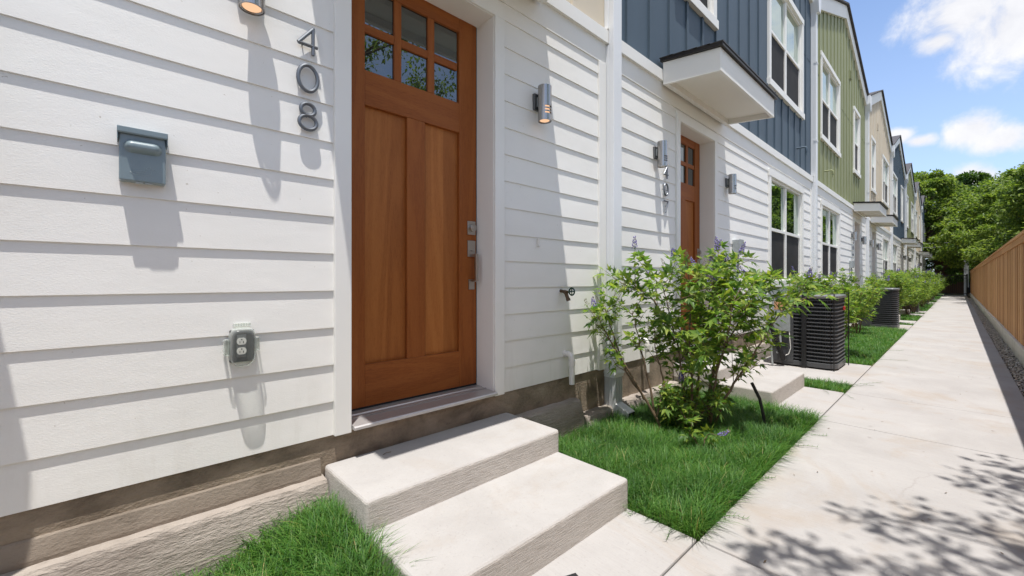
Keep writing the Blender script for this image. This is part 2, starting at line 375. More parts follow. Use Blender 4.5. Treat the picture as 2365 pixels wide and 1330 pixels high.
def build_house(k,colour,label,near=False):
    """k = unit index: 0 is the near house (x -4.25..3.10). Even units are the mirror image of odd ones."""
    xl=B0+(k-1)*UW; xr=xl+UW; mir=(k%2==0)
    X=(lambda x: xr-(x-0)) if mir else (lambda x: xl+x)   # local distance from the shared boundary -> world x
    def rng(a,b): a,b=X(a),X(b); return (min(a,b),max(a,b))
    ox=xl; H=thing('townhouse',label,'house',(ox,0,0),'townhouses in the row')
    def P(name,mb,mat,parent=H,**kw):
        mb.v=[(x-ox,y,z) for x,y,z in mb.v]
        return obj(name,mb,mat,parent,**kw)
    d0,d1=rng(1.325,2.253)             # door opening
    c0,c1=d0-.087,d1+.087
    w0,w1=rng(4.43,6.58)               # big windows, outer trim
    n0,n1=rng(1.25,2.31)               # narrow upper window
    DT=2.868
    lowh=[(d0-.03,d1+.03,0,DT+.03),(w0+.03,w1-.03,1.08,2.90)]
    # --- lap siding
    mb=MB(); e=.055
    z=CZ
    while z<BANDZ0-.16:
        za,zb=max(z,.415),min(z+COURSE,3.02)
        for a,b,p,q in rects_minus(xl+e,xr-e,za,zb,lowh):
            yb=-.016+.008*(p-z)/COURSE; yt=-.016+.008*(q-z)/COURSE
            mb.add([(a,yb,p),(b,yb,p),(b,yt,q),(a,yt,q),(a,.03,p),(b,.03,p),(b,.03,q),(a,.03,q)],
                   [(0,1,2,3),(0,4,5,1),(1,5,6,2),(3,2,6,7),(0,3,7,4),(4,7,6,5)])
        z+=COURSE
    P('lap_siding',mb,M['siding'])
    # --- inner wall body, side and back walls
    mb=MB()
    for a,b,p,q in rects_minus(xl,xr,.0,3.2,lowh): mb.box(a,b,.032,.10,p,q)
    mb.box(xl,xl+.05,.10,9,0,EAVE-.1); mb.box(xr-.05,xr,.10,9,0,EAVE-.1); mb.box(xl+.05,xr-.05,8.9,9,0,EAVE-.1)
    mb.box(xl+.05,xr-.05,.3,8.9,3.0,3.1)
    P('wall_body',mb,M['siding'])
    # --- foundation
    mb=MB(); mb.box(xl+.002,xr-.002,-.004,.3,-.2,.42); P('foundation',mb,M['foundation'])
    # --- frieze, band, corner trims
    mb=MB(); mb.box(xl+.01,xr-.01,-.020,.03,3.0,BANDZ0)
    mb.prismx([(-.046,BANDZ0),(.03,BANDZ0),(.03,BANDZ1),(-.02,BANDZ1),(-.046,BANDZ1-.012)],xl+.01,xr-.01)
    P('band_trim',mb,M['trim'])
    mb=MB(); mb.box(xr-.165,xr-.07,-.028,.03,.405,2.998); P('corner_trim',mb,M['trim'],bevel=.003)
    mb=MB(); mb.box(xl+.04,xl+.10,-.028,.03,.405,2.998); P('corner_trim',mb,M['trim'],bevel=.003)
    # --- upper wall
    wz0,wz1=4.26,6.19
    uph=[(w0+.03,w1-.03,wz0+.03,wz1-.03),(n0+.03,n1-.03,wz0+.03,wz1-.03)]
    mb=MB(); a=xl; step=.41
    bx=[xl+.30+i*step-.0 for i in range(18)]
    edges=sorted({xl,xr,(xl+xr)/2}|{h[0] for h in uph}|{h[1] for h in uph})
    for a,b in zip(edges,edges[1:]):
        m=(a+b)/2; zs=[(BANDZ1-.06,None)]
        for h in uph:
            if h[0]<m<h[1]: zs=[(BANDZ1-.06,h[2]),(h[3],None)]
        for p,q in zs:
            if q is None: mb.prism([(a,p),(b,p),(b,gable(b,xl,xr)),(a,gable(a,xl,xr))],0,.1)
            else: mb.prism([(a,p),(b,p),(b,q),(a,q)],0,.1)
    for x in bx:
        if not xl+.08<x<xr-.08: continue
        zs=[(BANDZ1,gable(x,xl,xr)-.2)]
        for h in ((w0,w1,wz0,wz1),(n0,n1,wz0,wz1)):
            if h[0]-.03<x<h[1]+.03: zs=[(BANDZ1,h[2]+.01),(h[3]-.01,gable(x,xl,xr)-.2)]
        for p,q in zs: mb.box(x-.022,x+.022,-.02,.0,p,q)
    # horizontal panel joint
    for a,b,p,q in rects_minus(xl+.03,xr-.03,5.62,5.632,[(w0,w1,wz0,wz1),(n0,n1,wz0,wz1)]): mb.box(a,b,-.005,.001,p,q)
    P('batten_siding',mb,M[colour])
    # --- gable rake trim and roof
    cx=(xl+xr)/2; tv=.34
    mb=MB(); mb.prism([(xl+.01,EAVE),(cx,APEX),(cx,APEX-tv),(xl+.01,EAVE-tv)],-.055,.05); mb.prism([(cx,APEX),(xr-.01,EAVE),(xr-.01,EAVE-tv),(cx,APEX-tv)],-.055,.05)
    P('rake_trim',mb,M['trim'])
    mb=MB(); th=.05
    mb.prism([(xl,EAVE+.003),(cx,APEX+.003),(cx,APEX+th),(xl,EAVE+th)],-.11,9.1); mb.prism([(cx,APEX+.003),(xr,EAVE+.003),(xr,EAVE+th),(cx,APEX+th)],-.11,9.1)
    rf=P('roof',mb,M['shingle'])
    vx=X(2.9); mb=MB(); mb.box(vx-.1,vx+.1,-.03,.0,6.75,7.0)
    for i in range(5): mb.box(vx-.08,vx+.08,-.045,-.031,6.77+i*.045,6.795+i*.045)
    P('gable_vent',mb,M[colour])
    # --- door
    D=MB(); yF=.15
    dx0,dx1=d0+.008,d1-.008; z0,z1=.466,2.89
    off=d0-.847                       # measured layout shifted to this door
    mm=(lambda x:x+off) if not mir or k==0 else (lambda x:x+off)
    L=[(.992,1.168),(1.214,1.393),(1.440,1.614)]; ZL=[(2.316,2.523),(2.570,2.778)]
    pz0,pz1=.697,2.123
    D.box(dx0,mm(.992),yF,yF+.045,z0,z1); D.box(mm(1.614)+.014,dx1,yF,yF+.045,z0,z1)   # stiles
    D.box(mm(1.2486),mm(1.371),yF,yF+.045,pz0,pz1)                                     # centre mullion
    for i in (0,1): D.box(mm(L[i][1]),mm(L[i+1][0]),yF+.002,yF+.043,ZL[0][0],ZL[1][1])
    door=P('front_door',D,M['wood_v'],bevel=.003)
    door['label']='mahogany craftsman door with six small panes above two panels' if near else 'wooden craftsman door with panes at its top'
    a,b=mm(.992),mm(1.614)+.014
    for za,zb in ((z0,pz0),(pz1,ZL[0][0]),(ZL[1][1],z1)):
        mb=MB(); mb.box(a,b,yF+.001,yF+.044,za,zb); P('door_rail',mb,M['wood_h'],door,bevel=.003)
    for i in range(3):
        mb=MB(); mb.box(mm(L[i][0]),mm(L[i][1]),yF+.003,yF+.042,ZL[0][1],ZL[1][0]); P('glazing_bar',mb,M['wood_h'],door,bevel=.003)
    for pa,pb in ((.992,1.2486),(1.371,1.628)):
        mb=MB(); mb.box(mm(pa)-.004,mm(pb)+.004,yF+.024,yF+.036,pz0-.004,pz1+.004)
        pn=P('door_panel',mb,M['wood_p'],door)
    for pa,pb in L:
        for za,zb in ZL:
            mb=MB(); mb.box(mm(pa)-.003,mm(pb)+.003,yF+.016,yF+.026,za-.003,zb+.003); P('glass_pane',mb,M['doorglass'],door)
    # hardware
    hx=1.724
    mb=MB(); mb.box(mm(hx-.032),mm(hx+.032),yF-.007,yF,1.463,1.553); mb.cyl((mm(hx),yF-.03,1.508),(mm(hx),yF-.006,1.508),.025,20); mb.cyl((mm(hx),yF-.033,1.508),(mm(hx),yF-.028,1.508),.013,14)
    P('deadbolt',mb,M['nickel'],door,bevel=.0015,smooth=True)
    mb=MB(); mb.box(mm(hx-.032),mm(hx+.032),yF-.007,yF,1.316,1.424); mb.box(mm(hx-.012),mm(hx+.012),yF-.05,yF-.007,1.318,1.334)
    mb.box(mm(hx-.012),mm(hx+.012),yF-.066,yF-.05,1.155,1.334); mb.box(mm(hx-.012),mm(hx+.012),yF-.05,yF-.007,1.15,1.166)
    mb.box(mm(hx-.024),mm(hx+.024),yF-.008,yF,1.098,1.166); mb.box(mm(hx-.01),mm(hx+.01),yF-.028,yF-.007,1.352,1.36)
    P('door_handle',mb,M['nickel'],door,bevel=.002)
    # jamb, casing, threshold
    mb=MB()
    mb.box(d0-.03,d0,-.018,.24,.44,DT+.03); mb.box(d1,d1+.03,-.018,.24,.44,DT+.03); mb.box(d0,d1,-.018,.24,DT,DT+.03)
    mb.box(d0,d1,.198,.24,.44,DT)
    P('door_frame',mb,M['trim'])
    mb=MB(); mb.box(d0-.085,d0-.004,-.034,.03,.41,DT+.004); mb.box(d1+.004,d1+.085,-.034,.03,.41,DT+.004); mb.box(d0-.085,d1+.085,-.032,.03,DT+.0045,DT+.105)
    P('door_casing',mb,M['trim'],bevel=.003)
    mb=MB(); mb.box(d1-.0075,d1-.001,yF+.004,yF+.05,.455,DT); mb.box(d0+.001,d0+.0075,yF+.004,yF+.05,.455,DT); mb.box(d0+.008,d1-.008,yF+.006,yF+.05,.4545,.4655)
    P('weather_strip',mb,M['black'])
    mb=MB(); mb.prismx([(-.062,.425),(.196,.425),(.196,.454),(.10,.454),(.095,.449),(-.055,.443),(-.062,.437)],d0-.001,d1+.001); mb.box(d0,d1,.052,.058,.4485,.452)
    P('threshold',mb,M['sill'])
    # --- windows
    def window(x0,x1,z0,z1,cols,lab=None):
        tw=.095; mb=MB()
        mb.box(x0,x0+tw,-.036,.03,z0+.11,z1-.105); mb.box(x1-tw,x1,-.036,.03,z0+.11,z1-.105)
        mb.box(x0-.012,x1+.012,-.04,.03,z1-.105,z1); mb.box(x0-.02,x1+.02,-.05,.03,z0,z0+.11)
        gx0,gx1,gz0,gz1=x0+tw,x1-tw,z0+.11,z1-.105
        f=.035; cw=(gx1-gx0)/cols; zm=(gz0+gz1)/2
        mb.box(gx0,gx1,.0,.075,gz0,gz0+f); mb.box(gx0,gx1,.0,.075,gz1-f,gz1)
        for c in range(cols):
            a,b=gx0+c*cw,gx0+(c+1)*cw
            mb.box(a,a+f,.001,.076,gz0+f,gz1-f); mb.box(b-f,b,.001,.076,gz0+f,gz1-f); mb.box(a+f,b-f,.004,.05,zm-.025,zm+.025)
        w=P('window',mb,M['trim'],bevel=.002,seg=1)
        if lab: w['label']=lab
        for c in range(cols):
            a,b=gx0+c*cw+f,gx0+(c+1)*cw-f
            m2=MB(); m2.box(a,b,.036,.046,zm+.025,gz1-f); P('window_pane',m2,M['glass'],w)
            m2=MB(); m2.box(a,b,.028,.034,gz0+f,zm-.025); P('insect_screen',m2,M['screen'],w)
    window(w0,w1,1.05,2.93,2); window(w0,w1,wz0,wz1,2); window(n0,n1,wz0,wz1,1)
    # --- canopy over the door
    a,b=rng(.90,2.525); pr=.60
    mb=MB()
    zb=lambda y:3.13+y*.10      # underside falls outwards (y negative)
    zt=lambda y:3.355+y*.12
    def slab(x0,x1,y0,y1,lo,hi): mb.prismx([(y0,lo(y0)),(y1,lo(y1)),(y1,hi(y1)),(y0,hi(y0))],x0,x1)
    slab(a,a+.03,-pr,-.047,zb,zt); slab(b-.03,b,-pr,-.047,zb,zt); slab(a+.03,b-.03,-pr,-pr+.03,zb,zt)
    slab(a+.03,b-.03,-.10,-.048,zb,lambda y:zb(y)+.07)
    can=P('door_canopy',mb,M['trim'],bevel=.003)
    mb=MB(); slab(a+.03,b-.03,-pr+.03,-.048,lambda y:zb(y)+.06,lambda y:zb(y)+.085); P('canopy_soffit',mb,M['soffit'],can)
    mb=MB(); q=.028; slab(a-q,b+q,-pr-q,-.03,lambda y:zt(y)+.002,lambda y:zt(y)+.03)
    P('canopy_edge',mb,M['blacktrim'],can)
    mb=MB()
    for i in range(5):
        y0=-pr-.034+i*.118; y1=min(y0+.15,-.022); o=.031
        mb.prismx([(y0,zt(y0)+o),(y1,zt(y1)+o+.002),(y1,zt(y1)+o+.008),(y0,zt(y0)+o+.014)],a-.032,b+.032)
    P('canopy_shingles',mb,M['blacktrim'],can)
    return dict(d0=d0,d1=d1,xl=xl,xr=xr,mir=mir,X=X,w0=w0,w1=w1)
HL=['beige upper storey townhouse in the foreground with a house number of four zero eight',
 'slate blue townhouse beside the near white downpipe, first blue one in the row',
 'sage green townhouse behind the first black condenser, its gable fully in view',
 'beige townhouse seen beyond the first green gable, at mid distance in the row',
 'second slate blue townhouse of the row, beyond the mid distance beige gable',
 'second sage green townhouse of the row, narrow and far off',
 'farthest beige townhouse, a thin strip between the far green and last blue gables',
 'last slate blue townhouse at the end of the row beside the tall trees']
HC=['beige','blue','green','beige','blue','green','beige','blue']
HI=[build_house(k,HC[k],HL[k],k<2) for k in range(8)]

# ------------------------------------------------------------------ downspouts on the boundaries
def downspout(i):
    bx=B0+(i)*UW
    lab=['white square downpipe beside the leaning shrub, nearest the camera','white downpipe between the first blue and green townhouses',
      'white downpipe between the first green townhouse and the beige one after it','white downpipe on the near side of the second blue townhouse',
      'white downpipe on the near side of the second green townhouse','white downpipe on the near side of the farthest beige townhouse','white downpipe on the near side of the last blue townhouse'][i]
    T=thing('downspout',lab,'downpipe',(bx,0,0),'white downpipes on the townhouse row')
    mb=MB(); mb.box(-.062,.062,-.10,-.049,.50,6.66); mb.box(-.062,.062,-.049,.0,.50,3.16); mb.box(-.062,.062,-.049,-.002,3.30,6.66); obj('pipe',mb,M['leader'],T,bevel=.006)
    mb=MB(); mb.prism([(-.062,6.62),(.062,6.62),(.13,6.86),(.13,7.12),(-.13,7.12),(-.13,6.86)],-.15,-.002); obj('conductor_head',mb,M['leader'],T,bevel=.006)
    mb=MB()
    for z in (4.0,5.6): mb.box(-.068,.068,-.107,-.055,z,z+.03)
    obj('strap',mb,M['leader'],T)
    # flared collar and corrugated lower pipe
    mb=MB(); mb.box(-.075,.075,-.118,-.006,.44,.50)
    for z,s in ((.425,.006),(.40,.0),(.375,.006),(.35,.0)): mb.box(-.07-s,.07+s,-.112-s,-.006,z-.012,z+.013)
    obj('collar',mb,M['leader'],T,bevel=.004)
    mb=MB(); mb.box(-.062,.062,-.105,-.006,.04,.34)
    for j in range(5): mb.box(-.055+j*.024,-.055+j*.024+.012,-.110,-.104,.06,.335)
    for j in range(3): mb.box(-.066,-.061,-.095+j*.03,-.083+j*.03,.06,.335)
    obj('corrugated_pipe',mb,M['leader_low'],T,bevel=.003)
    # elbow
    mb=MB()
    a=[(-.11,.15),(-.11,.06),(-.24,.012),(-.245,.1)]
    mb.prismx([(-.10,.125),(-.10,.02),(-.225,-.005),(-.23,.07)],-.052,.052)
    o=obj('elbow',mb,M['leader_low'],T,bevel=.004)
    mb=MB(); mb.prismx([(-.2265,.0),(-.2305,.065),(-.2315,.065),(-.2275,.0)],-.046,.046); obj('outlet_opening',mb,M['black'],T)
    return T
for i in range(7): downspout(i)

# ------------------------------------------------------------------ wall lamps
def lamp(x,lit,label,z0=2.275):
    T=thing('wall_lamp',label,'wall lamp',(x,0,z0),'cylinder lamps beside the doors')
    r=.048;cy=-.089;h=.245
    mb=MB(); mb.box(-.045,.045,-.034,-.012,.09,.205); obj('back_plate',mb,M['bracket'],T,bevel=.003)
    mb=MB(); mb.box(-.022,.022,-.062,-.034,.115,.18); mb.cyl((.018,-.037,.15),(.018,-.032,.15),.004,8); obj('bracket',mb,M['galv'],T,bevel=.004)
    # body: tube with three slots cut on the front right
    mb=MB(); n=40
    zs=[0,.045,.057,.066,.078,.087,.099,h]; slot={1,3,5}
    def rp(k,rr,z): a=2*PI*k/n; return (rr*math.cos(a),cy+rr*math.sin(a),z)
    for s in range(len(zs)-1):
        for k in range(n):
            ang=(k+.5)/n*360
            if s in slot and 225<ang<330: continue
            for rr in (r,r-.004):
                mb.add([rp(k,rr,zs[s]),rp(k+1,rr,zs[s]),rp(k+1,rr,zs[s+1]),rp(k,rr,zs[s+1])],[(0,1,2,3) if rr==r else (3,2,1,0)])
    for k in range(n):
        for z in (0,h): mb.add([rp(k,r,z),rp(k+1,r,z),rp(k+1,r-.004,z),rp(k,r-.004,z)],[(0,1,2,3)])
    mb.add([rp(k,r-.004,h-.004) for k in range(n)],[tuple(range(n))])
    obj('shade',mb,M['steel'],T,smooth=True)
    mb=MB(); mb.cyl((0,cy,.006),(0,cy,.112),r-.014,24); obj('light_diffuser',mb,M['lampglow'] if lit else M['lens'],T,smooth=True)
    mb=MB(); mb.tube([(0+ (r-.008)*math.cos(2*PI*k/24),cy+(r-.008)*math.sin(2*PI*k/24),.006) for k in range(24)],.0045,6,closed=True); obj('rim',mb,M['steel'],T,smooth=True)
    return T
lamp(.405,True,'lit steel cylinder lamp cut by the top edge, left of the near door')
lamp(2.19,True,'lit steel cylinder lamp with glowing slots on the wall right of the near wooden door')
def xdoor(k): return (HI[k]['d0']+HI[k]['d1'])/2
ld=.885
lamp(xdoor(1)-.985,False,'unlit shiny lamp left of the second door, just above the number 407')
lamp(xdoor(1)+.885,False,'unlit steel lamp on white siding right of the second door')
nm=['third','fourth','fifth','sixth','seventh','eighth']
for k in range(2,8):
    for sgn in (-1,1):
        lamp(xdoor(k)+sgn*ld,k==3,('lit' if k==3 else 'small')+' steel lamp on the %s side of the %s door from the camera'%('near' if sgn<0 else 'far',nm[k-2]))

# ------------------------------------------------------------------ house numbers
def ring(mb,cx,cz,rx,rz,r=.0088,y=-.034,n=40):
    mb.tube([(cx+rx*math.cos(2*PI*i/n),y,cz+rz*math.sin(2*PI*i/n)) for i in range(n)],r,8,closed=True)
def digit(ch,cz,T):
    mb=MB(); r=.008; y=-.034; h=.062
    if ch=='4':
        mb.tube([(.022,y,cz+h),(.022,y,cz-h)],r,8); mb.tube([(.022,y,cz+h-.003),(-.042,y,cz-.022)],r,8); mb.tube([(-.042,y,cz-.022),(.042,y,cz-.022)],r,8)
        pins=[(.022,cz),( -.02,cz-.022)]
    elif ch=='0': ring(mb,0,cz,.042,.059); pins=[(.042,cz),(-.042,cz)]
    elif ch=='8': ring(mb,0,cz+.031,.030,.027); ring(mb,0,cz-.028,.037,.032); pins=[(0,cz+.003)]
    elif ch=='6': ring(mb,0,cz-.024,.037,.036); mb.tube([(-.035,y,cz-.02),(-.022,y,cz+.025),(.022,y,cz+h)],r,8); pins=[(-.037,cz-.02)]
    elif ch=='7': mb.tube([(-.04,y,cz+.056),(.04,y,cz+.056)],r,8); mb.tube([(.04,y,cz+.058),(-.012,y,cz-h)],r,8); pins=[(.02,cz+.01)]
    for px,pz in pins: mb.cyl((px,-.034,pz),(px,-.008,pz),.003,6)
    obj('digit',mb,M['digit'],T,smooth=True)
def number(x,txt,label):
    T=thing('house_number',label,'house number',(x,0,1.85))
    for i,ch in enumerate(txt): digit(ch,.411-i*.1745,T)
number(.640,'408','grey metal house number 408 set vertically left of the near door')
number(xdoor(1)-.80,'407','grey metal house number 407 set vertically left of the second door')
number(xdoor(2)-.735,'406','tiny metal house number left of the third door, beside its canopy')

# ------------------------------------------------------------------ mailbox
T=thing('mailbox','grey green metal mailbox with rounded bulge on the white siding','mailbox',(.07,0,1.515))
mb=MB(); mb.box(-.064,.064,-.062,-.012,.0,.172); obj('body',mb,M['mailbox'],T,bevel=.004)
mb=MB(); mb.prismx([(-.010,.172),(-.074,.163),(-.076,.168),(-.076,.186),(-.010,.196)],-.069,.069); mb.box(-.069,-.0655,-.072,-.011,.14,.172); mb.box(.0655,.069,-.072,-.011,.14,.172); obj('lid',mb,M['mailbox'],T,bevel=.002)
# bulged front
mb=MB(); nx,nz=26,18; x0,x1,z0,z1=-.052,.05,.098,.142
def bul(u,w):
    dx=max(abs(u)-.030,0)/.021; dz=max(abs(w)-.001,0)/.021
    d=math.sqrt(dx*dx+dz*dz)
    return .020*max(0,1-min(d,1)**2.6)
vs=[];cx,cz=0,.122
for j in range(nz+1):
    for i in range(nx+1):
        u=(i/nx-.5)*.106; w=(j/nz-.5)*.046
        vs.append((cx+u,-.0625-bul(u,w),cz+w))
fs=[(j*(nx+1)+i,j*(nx+1)+i+1,(j+1)*(nx+1)+i+1,(j+1)*(nx+1)+i) for j in range(nz) for i in range(nx)]
mb.add(vs,fs); obj('handle_bulge',mb,M['mailbox'],T,smooth=True)
mb=MB()  # engraved duck outline
duck=[(-.036,.030),(-.030,.033),(-.022,.035),(-.012,.038),(-.002,.039),(.006,.038),(.010,.042),(.008,.047),(.010,.052),(.015,.055),(.021,.054),(.024,.050),(.033,.047),(.024,.045),(.020,.041),(.022,.034),(.019,.027),(.010,.024),(-.006,.023),(-.022,.024),(-.036,.030)]
mb.tube([(x,-.0622,z) for x,z in duck],.0006,5,closed=False); mb.tube([(-.02,-.0622,.030),(-.008,-.0622,.033),(.006,-.0622,.031),(-.004,-.0622,.027),(-.018,-.0622,.029)],.0005,5); obj('engraved_duck',mb,M['engrave'],T)
mb=MB()
for x in (-.02,.006): mb.cyl((x,-.054,-.003),(x+.02,-.054,-.003),.004,8)
obj('hinge',mb,M['galv'],T,smooth=True)

# ------------------------------------------------------------------ outdoor socket with clear bubble cover
T=thing('power_outlet','double power outlet under a clear bubble cover, low on the white siding','outlet',(.382,0,.885))
mb=MB(); mb.box(-.043,.043,-.033,-.010,-.066,.068); obj('wall_plate',mb,M['dkgrey'],T,bevel=.004)
mb=MB(); mb.box(-.020,.014,-.036,-.033,-.045,.048); obj('device_plate',mb,M['grey'],T,bevel=.001)
for zc in (.021,-.019):
    mb=MB(); n=24
    pts=[]
    for i in range(n):
        a=2*PI*i/n; x=.0172*math.cos(a); z=max(-.0142,min(.0142,.0172*math.sin(a))); pts.append((x-.003,z+zc))
    mb.prism(pts,-.0385,-.034); s=obj('socket',mb,M['plastic'],T)
    mb=MB(); mb.box(-.0105,-.0085,-.0395,-.0384,zc-.008,zc+.0005); mb.box(.002,.0045,-.0395,-.0384,zc-.008,zc+.0005); mb.cyl((-.003,-.0395,zc+.008),(-.003,-.0384,zc+.008),.0026,10); obj('slot',mb,M['black'],s)
mb=MB()  # cover shell
def shell(sx,sz0,sz1,n=32,p=4.0):
    rings=[]
    for f,y in ((1.0,-.012),(.99,-.045),(.95,-.062),(.86,-.072),(.70,-.077)):
        ring_=[]
        for i in range(n):
            a=2*PI*i/n; c,s=math.cos(a),math.sin(a)
            x=sx*f*abs(c)**(2/p)*(1 if c>0 else -1); z=abs(s)**(2/p)*(1 if s>0 else -1)*(sz1 if s>0 else sz0)*f
            if s<0: x*=1-.28*abs(s)**2
            ring_.append((x,y,z))
        rings.append(ring_)
    return rings
rg=shell(.047,.084,.078); n=32
mb.add([p for r_ in rg for p in r_],[(i*n+k,i*n+(k+1)%n,(i+1)*n+(k+1)%n,(i+1)*n+k) for i in range(len(rg)-1) for k in range(n)]+[tuple((len(rg)-1)*n+k for k in range(n))])
obj('bubble_cover',mb,M['clear'],T,smooth=True)
mb=MB(); mb.box(-.062,-.048,-.05,-.012,-.035,.032); mb.box(.048,.06,-.055,-.012,-.022,.034); mb.box(-.03,.03,-.04,-.012,.084,.097)
for j in range(5): mb.box(-.066,-.062,-.046,-.016,-.03+j*.013,-.023+j*.013)
for j in range(6): mb.box(-.027+j*.0095,-.0215+j*.0095,-.044,-.04,.085,.096)
obj('cover_hinge',mb,M['clear'],T,bevel=.002)

# ------------------------------------------------------------------ hose tap, pvc pipe, siding hook
def tap(x,label,z=1.06):
    T=thing('hose_tap',label,'tap',(x,0,z),'garden taps on the facade')
    mb=MB(); mb.cyl((0,-.008,.02),(0,-.06,.012),.012,12); mb.cyl((0,-.05,.012),(0,-.075,.006),.016,12)
    mb.tube([(0,-.06,.01),(.006,-.068,-.02),(.010,-.078,-.052)],[.014,.014,.012],12); mb.cyl((.008,-.074,-.035),(.011,-.08,-.055),.016,10); obj('tap_body',mb,M['brass'],T,smooth=True)
    mb=MB(); cx,cz=.03,.014
    mb.tube([(cx+.012+.0*math.cos(a),-.085+.025*math.cos(a),cz+.027*math.sin(a)) for a in [2*PI*i/20 for i in range(20)]],.006,6,closed=True)
    mb.cyl((.0,-.065,.012),(.04,-.088,.014),.006,8)
    for a in range(4): mb.tube([(cx+.012,-.085,cz),(cx+.012,-.085+.025*math.cos(a*PI/2),cz+.027*math.sin(a*PI/2))],.004,6)
    obj('tap_wheel',mb,M['gwheel'],T,smooth=True)
tap(2.455,'brass hose tap with dark green wheel on the near wall right of the door')
tap(9.98,'small hose tap low on the blue house wall above the first condenser')
def pvc(x,z,drop,mat,label,r=.021,out=.075):
    T=thing('drain_pipe',label,'pipe',(x,0,z),'short drain pipes on the walls')
    mb=MB(); y0=-.014
    pts=[(0,y0,0),(0,y0-out*.45,0)]+[(0,y0-out*.45-.035*math.sin(a),-.035+.035*math.cos(a)) for a in (PI/8,PI/4,3*PI/8,PI/2)]+[(0,y0-out*.45-.035,-drop)]
    mb.tube(pts,r,14); o=obj('pipe',mb,mat,T,smooth=True)
    mb=MB(); mb.tube([(0,y0-out*.45-.035,-.045),(0,y0-out*.45-.035,-.085)],r+.005,14); mb.tube([(0,y0-.001,0),(0,y0-.02,0)],r+.005,14); obj('coupling',mb,mat,T,smooth=True)
    return T
pvc(2.50,.60,.225,M['plastic'],'white plastic drain pipe elbow at the foot of the near wall')
pvc(3.62,.60,.30,M['plastic'],'white drain pipe elbow behind the shrub at the foot of the blue house')
for k,lab in ((1,'blue painted drain pipe stub above the white band of the first blue house'),(2,'green painted drain pipe stub on the first green house'),(4,'drain pipe stub on the second blue house wall')):
    x=HI[k]['X'](6.15); pvc(x,3.62,.16,M[HC[k]],lab,.016,.26)
T=thing('siding_clip','small white plastic clip on the shaded near wall left of the hose tap','clip',(2.2,0,1.40))
mb=MB(); mb.box(-.008,.008,-.026,-.014,.0,.062); mb.box(-.006,.006,-.034,-.026,.0,.012); obj('clip',mb,M['plastic'],T,bevel=.002)

# unseen box added only to cast the shadow entering at the left edge
T=thing('shadow_caster_box','added grey metal box out of view on the near wall, casting the left edge shadow','added shadow caster',(-.635,0,1.50))
mb=MB(); mb.box(-.22,.22,-.27,-.012,.0,.62); obj('box',mb,M['galv'],T,bevel=.008)
mb=MB(); mb.box(-.20,.20,-.278,-.271,.02,.60); obj('door',mb,M['galv'],T,bevel=.003)  # front plate of the added shadow-casting box
mb=MB(); mb.box(-.08,.10,-.20,-.012,-1.3,-.001); obj('shadow_caster_leg',mb,M['galv'],T,bevel=.005)

# disconnect boxes on walls near the condensers
def disconnect(x,label):
    T=thing('disconnect_box',label,'electric box',(x,0,1.50),'electric boxes by the condensers')
    mb=MB(); mb.box(-.075,.075,-.10,-.012,.0,.20); obj('box',mb,M['galv'],T,bevel=.005)
    mb=MB(); mb.box(-.08,.08,-.108,-.10,.03,.205); obj('cover',mb,M['galv'],T,bevel=.004)
    mb=MB(); mb.tube([(.03,-.05,0),(.03,-.05,-.35),(.05,-.07,-.55),(.12,-.2,-.75)],.013,10); obj('conduit',mb,M['galv'],T,smooth=True)
disconnect(6.06,'grey electric box on the blue house wall behind the big shrub')
disconnect(HI[2]['X'](2.96),'grey electric box on the green house wall before its door')

# ------------------------------------------------------------------ footing ledges, steps
def steps(k,label):
    h=HI[k]; cx=(h['d0']+h['d1'])/2
    T=thing('concrete_steps',label,'steps',(cx,0,0),'concrete steps at the doors')
    w=.59
    def wob(mb): pass
    mb=MB(); mb.m=0
    mb.box(-w,w,-.47,-.006,.13,.281); a=obj('upper_step',mb,M['step'],T,bevel=.016,seg=3)
    mb=MB(); mb.box(-w+.008,w-.002,-.93,-.006,-.12,.152); obj('lower_step',mb,M['step'],T,bevel=.016,seg=3)
SL=['broad pale concrete steps below the near wooden door in the foreground','pale concrete steps of the second door, partly behind the big shrub',
    'concrete steps of the third door beyond the first lawn strip']
for k in range(3): steps(k,SL[k])
for k in range(3,8): steps(k,'far concrete steps of a door hidden behind the shrub row')
def footing(x0,x1,label,z=.238,p=.075):
    mb=MB(); n=max(2,int((x1-x0)/.05)); rnd=random.Random(int(x0*100)+5)
    xs=[x0+(x1-x0)*i/n for i in range(n+1)]
    prof=[]
    for x in xs:
        j=lambda s: rnd.uniform(-s,s)
        prof.append([(x,-.002,z+j(.003)),(x,-p+.012+j(.006),z-.003+j(.003)),(x,-p+j(.003),z-.018+j(.004)),(x,-p-.022+j(.003),z-.09),(x,-p-.034+j(.003),z-.16),(x,-p-.045,-.1)])
    m=len(prof[0]); mb.add([q for pr in prof for q in pr],[(i*m+j,i*m+j+1,(i+1)*m+j+1,(i+1)*m+j) for i in range(n) for j in range(m-1)]+[tuple(range(m-1,-1,-1)),tuple(n*m+j for j in range(m))])
    o=obj('footing_ledge',mb,M['ledge']); tag(o,label,'footing','concrete footings under the walls')
footing(-4.2,.712,'rough concrete footing ledge left of the near steps, under the white wall')
footing(1.912,2.62,'short concrete footing block between the near steps and the downpipe')
footing(2.66,4.28,'low concrete footing behind the shrubs, between downpipe and second steps',.10,.09)
footing(5.52,12.9,'concrete footing behind the first black condenser',.2,.07)
# mortar lip between foundation and ledge on the near house
mb=MB(); mb.prismx([(-.006,.318),(-.010,.312),(-.022,.25),(-.022,.23),(-.002,.23),(-.002,.318)],-4.2,.703)
o=obj('mortar_skirt',mb,M['skirt']); tag(o,'smooth mortar skirt between the near white wall and its footing ledge','mortar skirt')

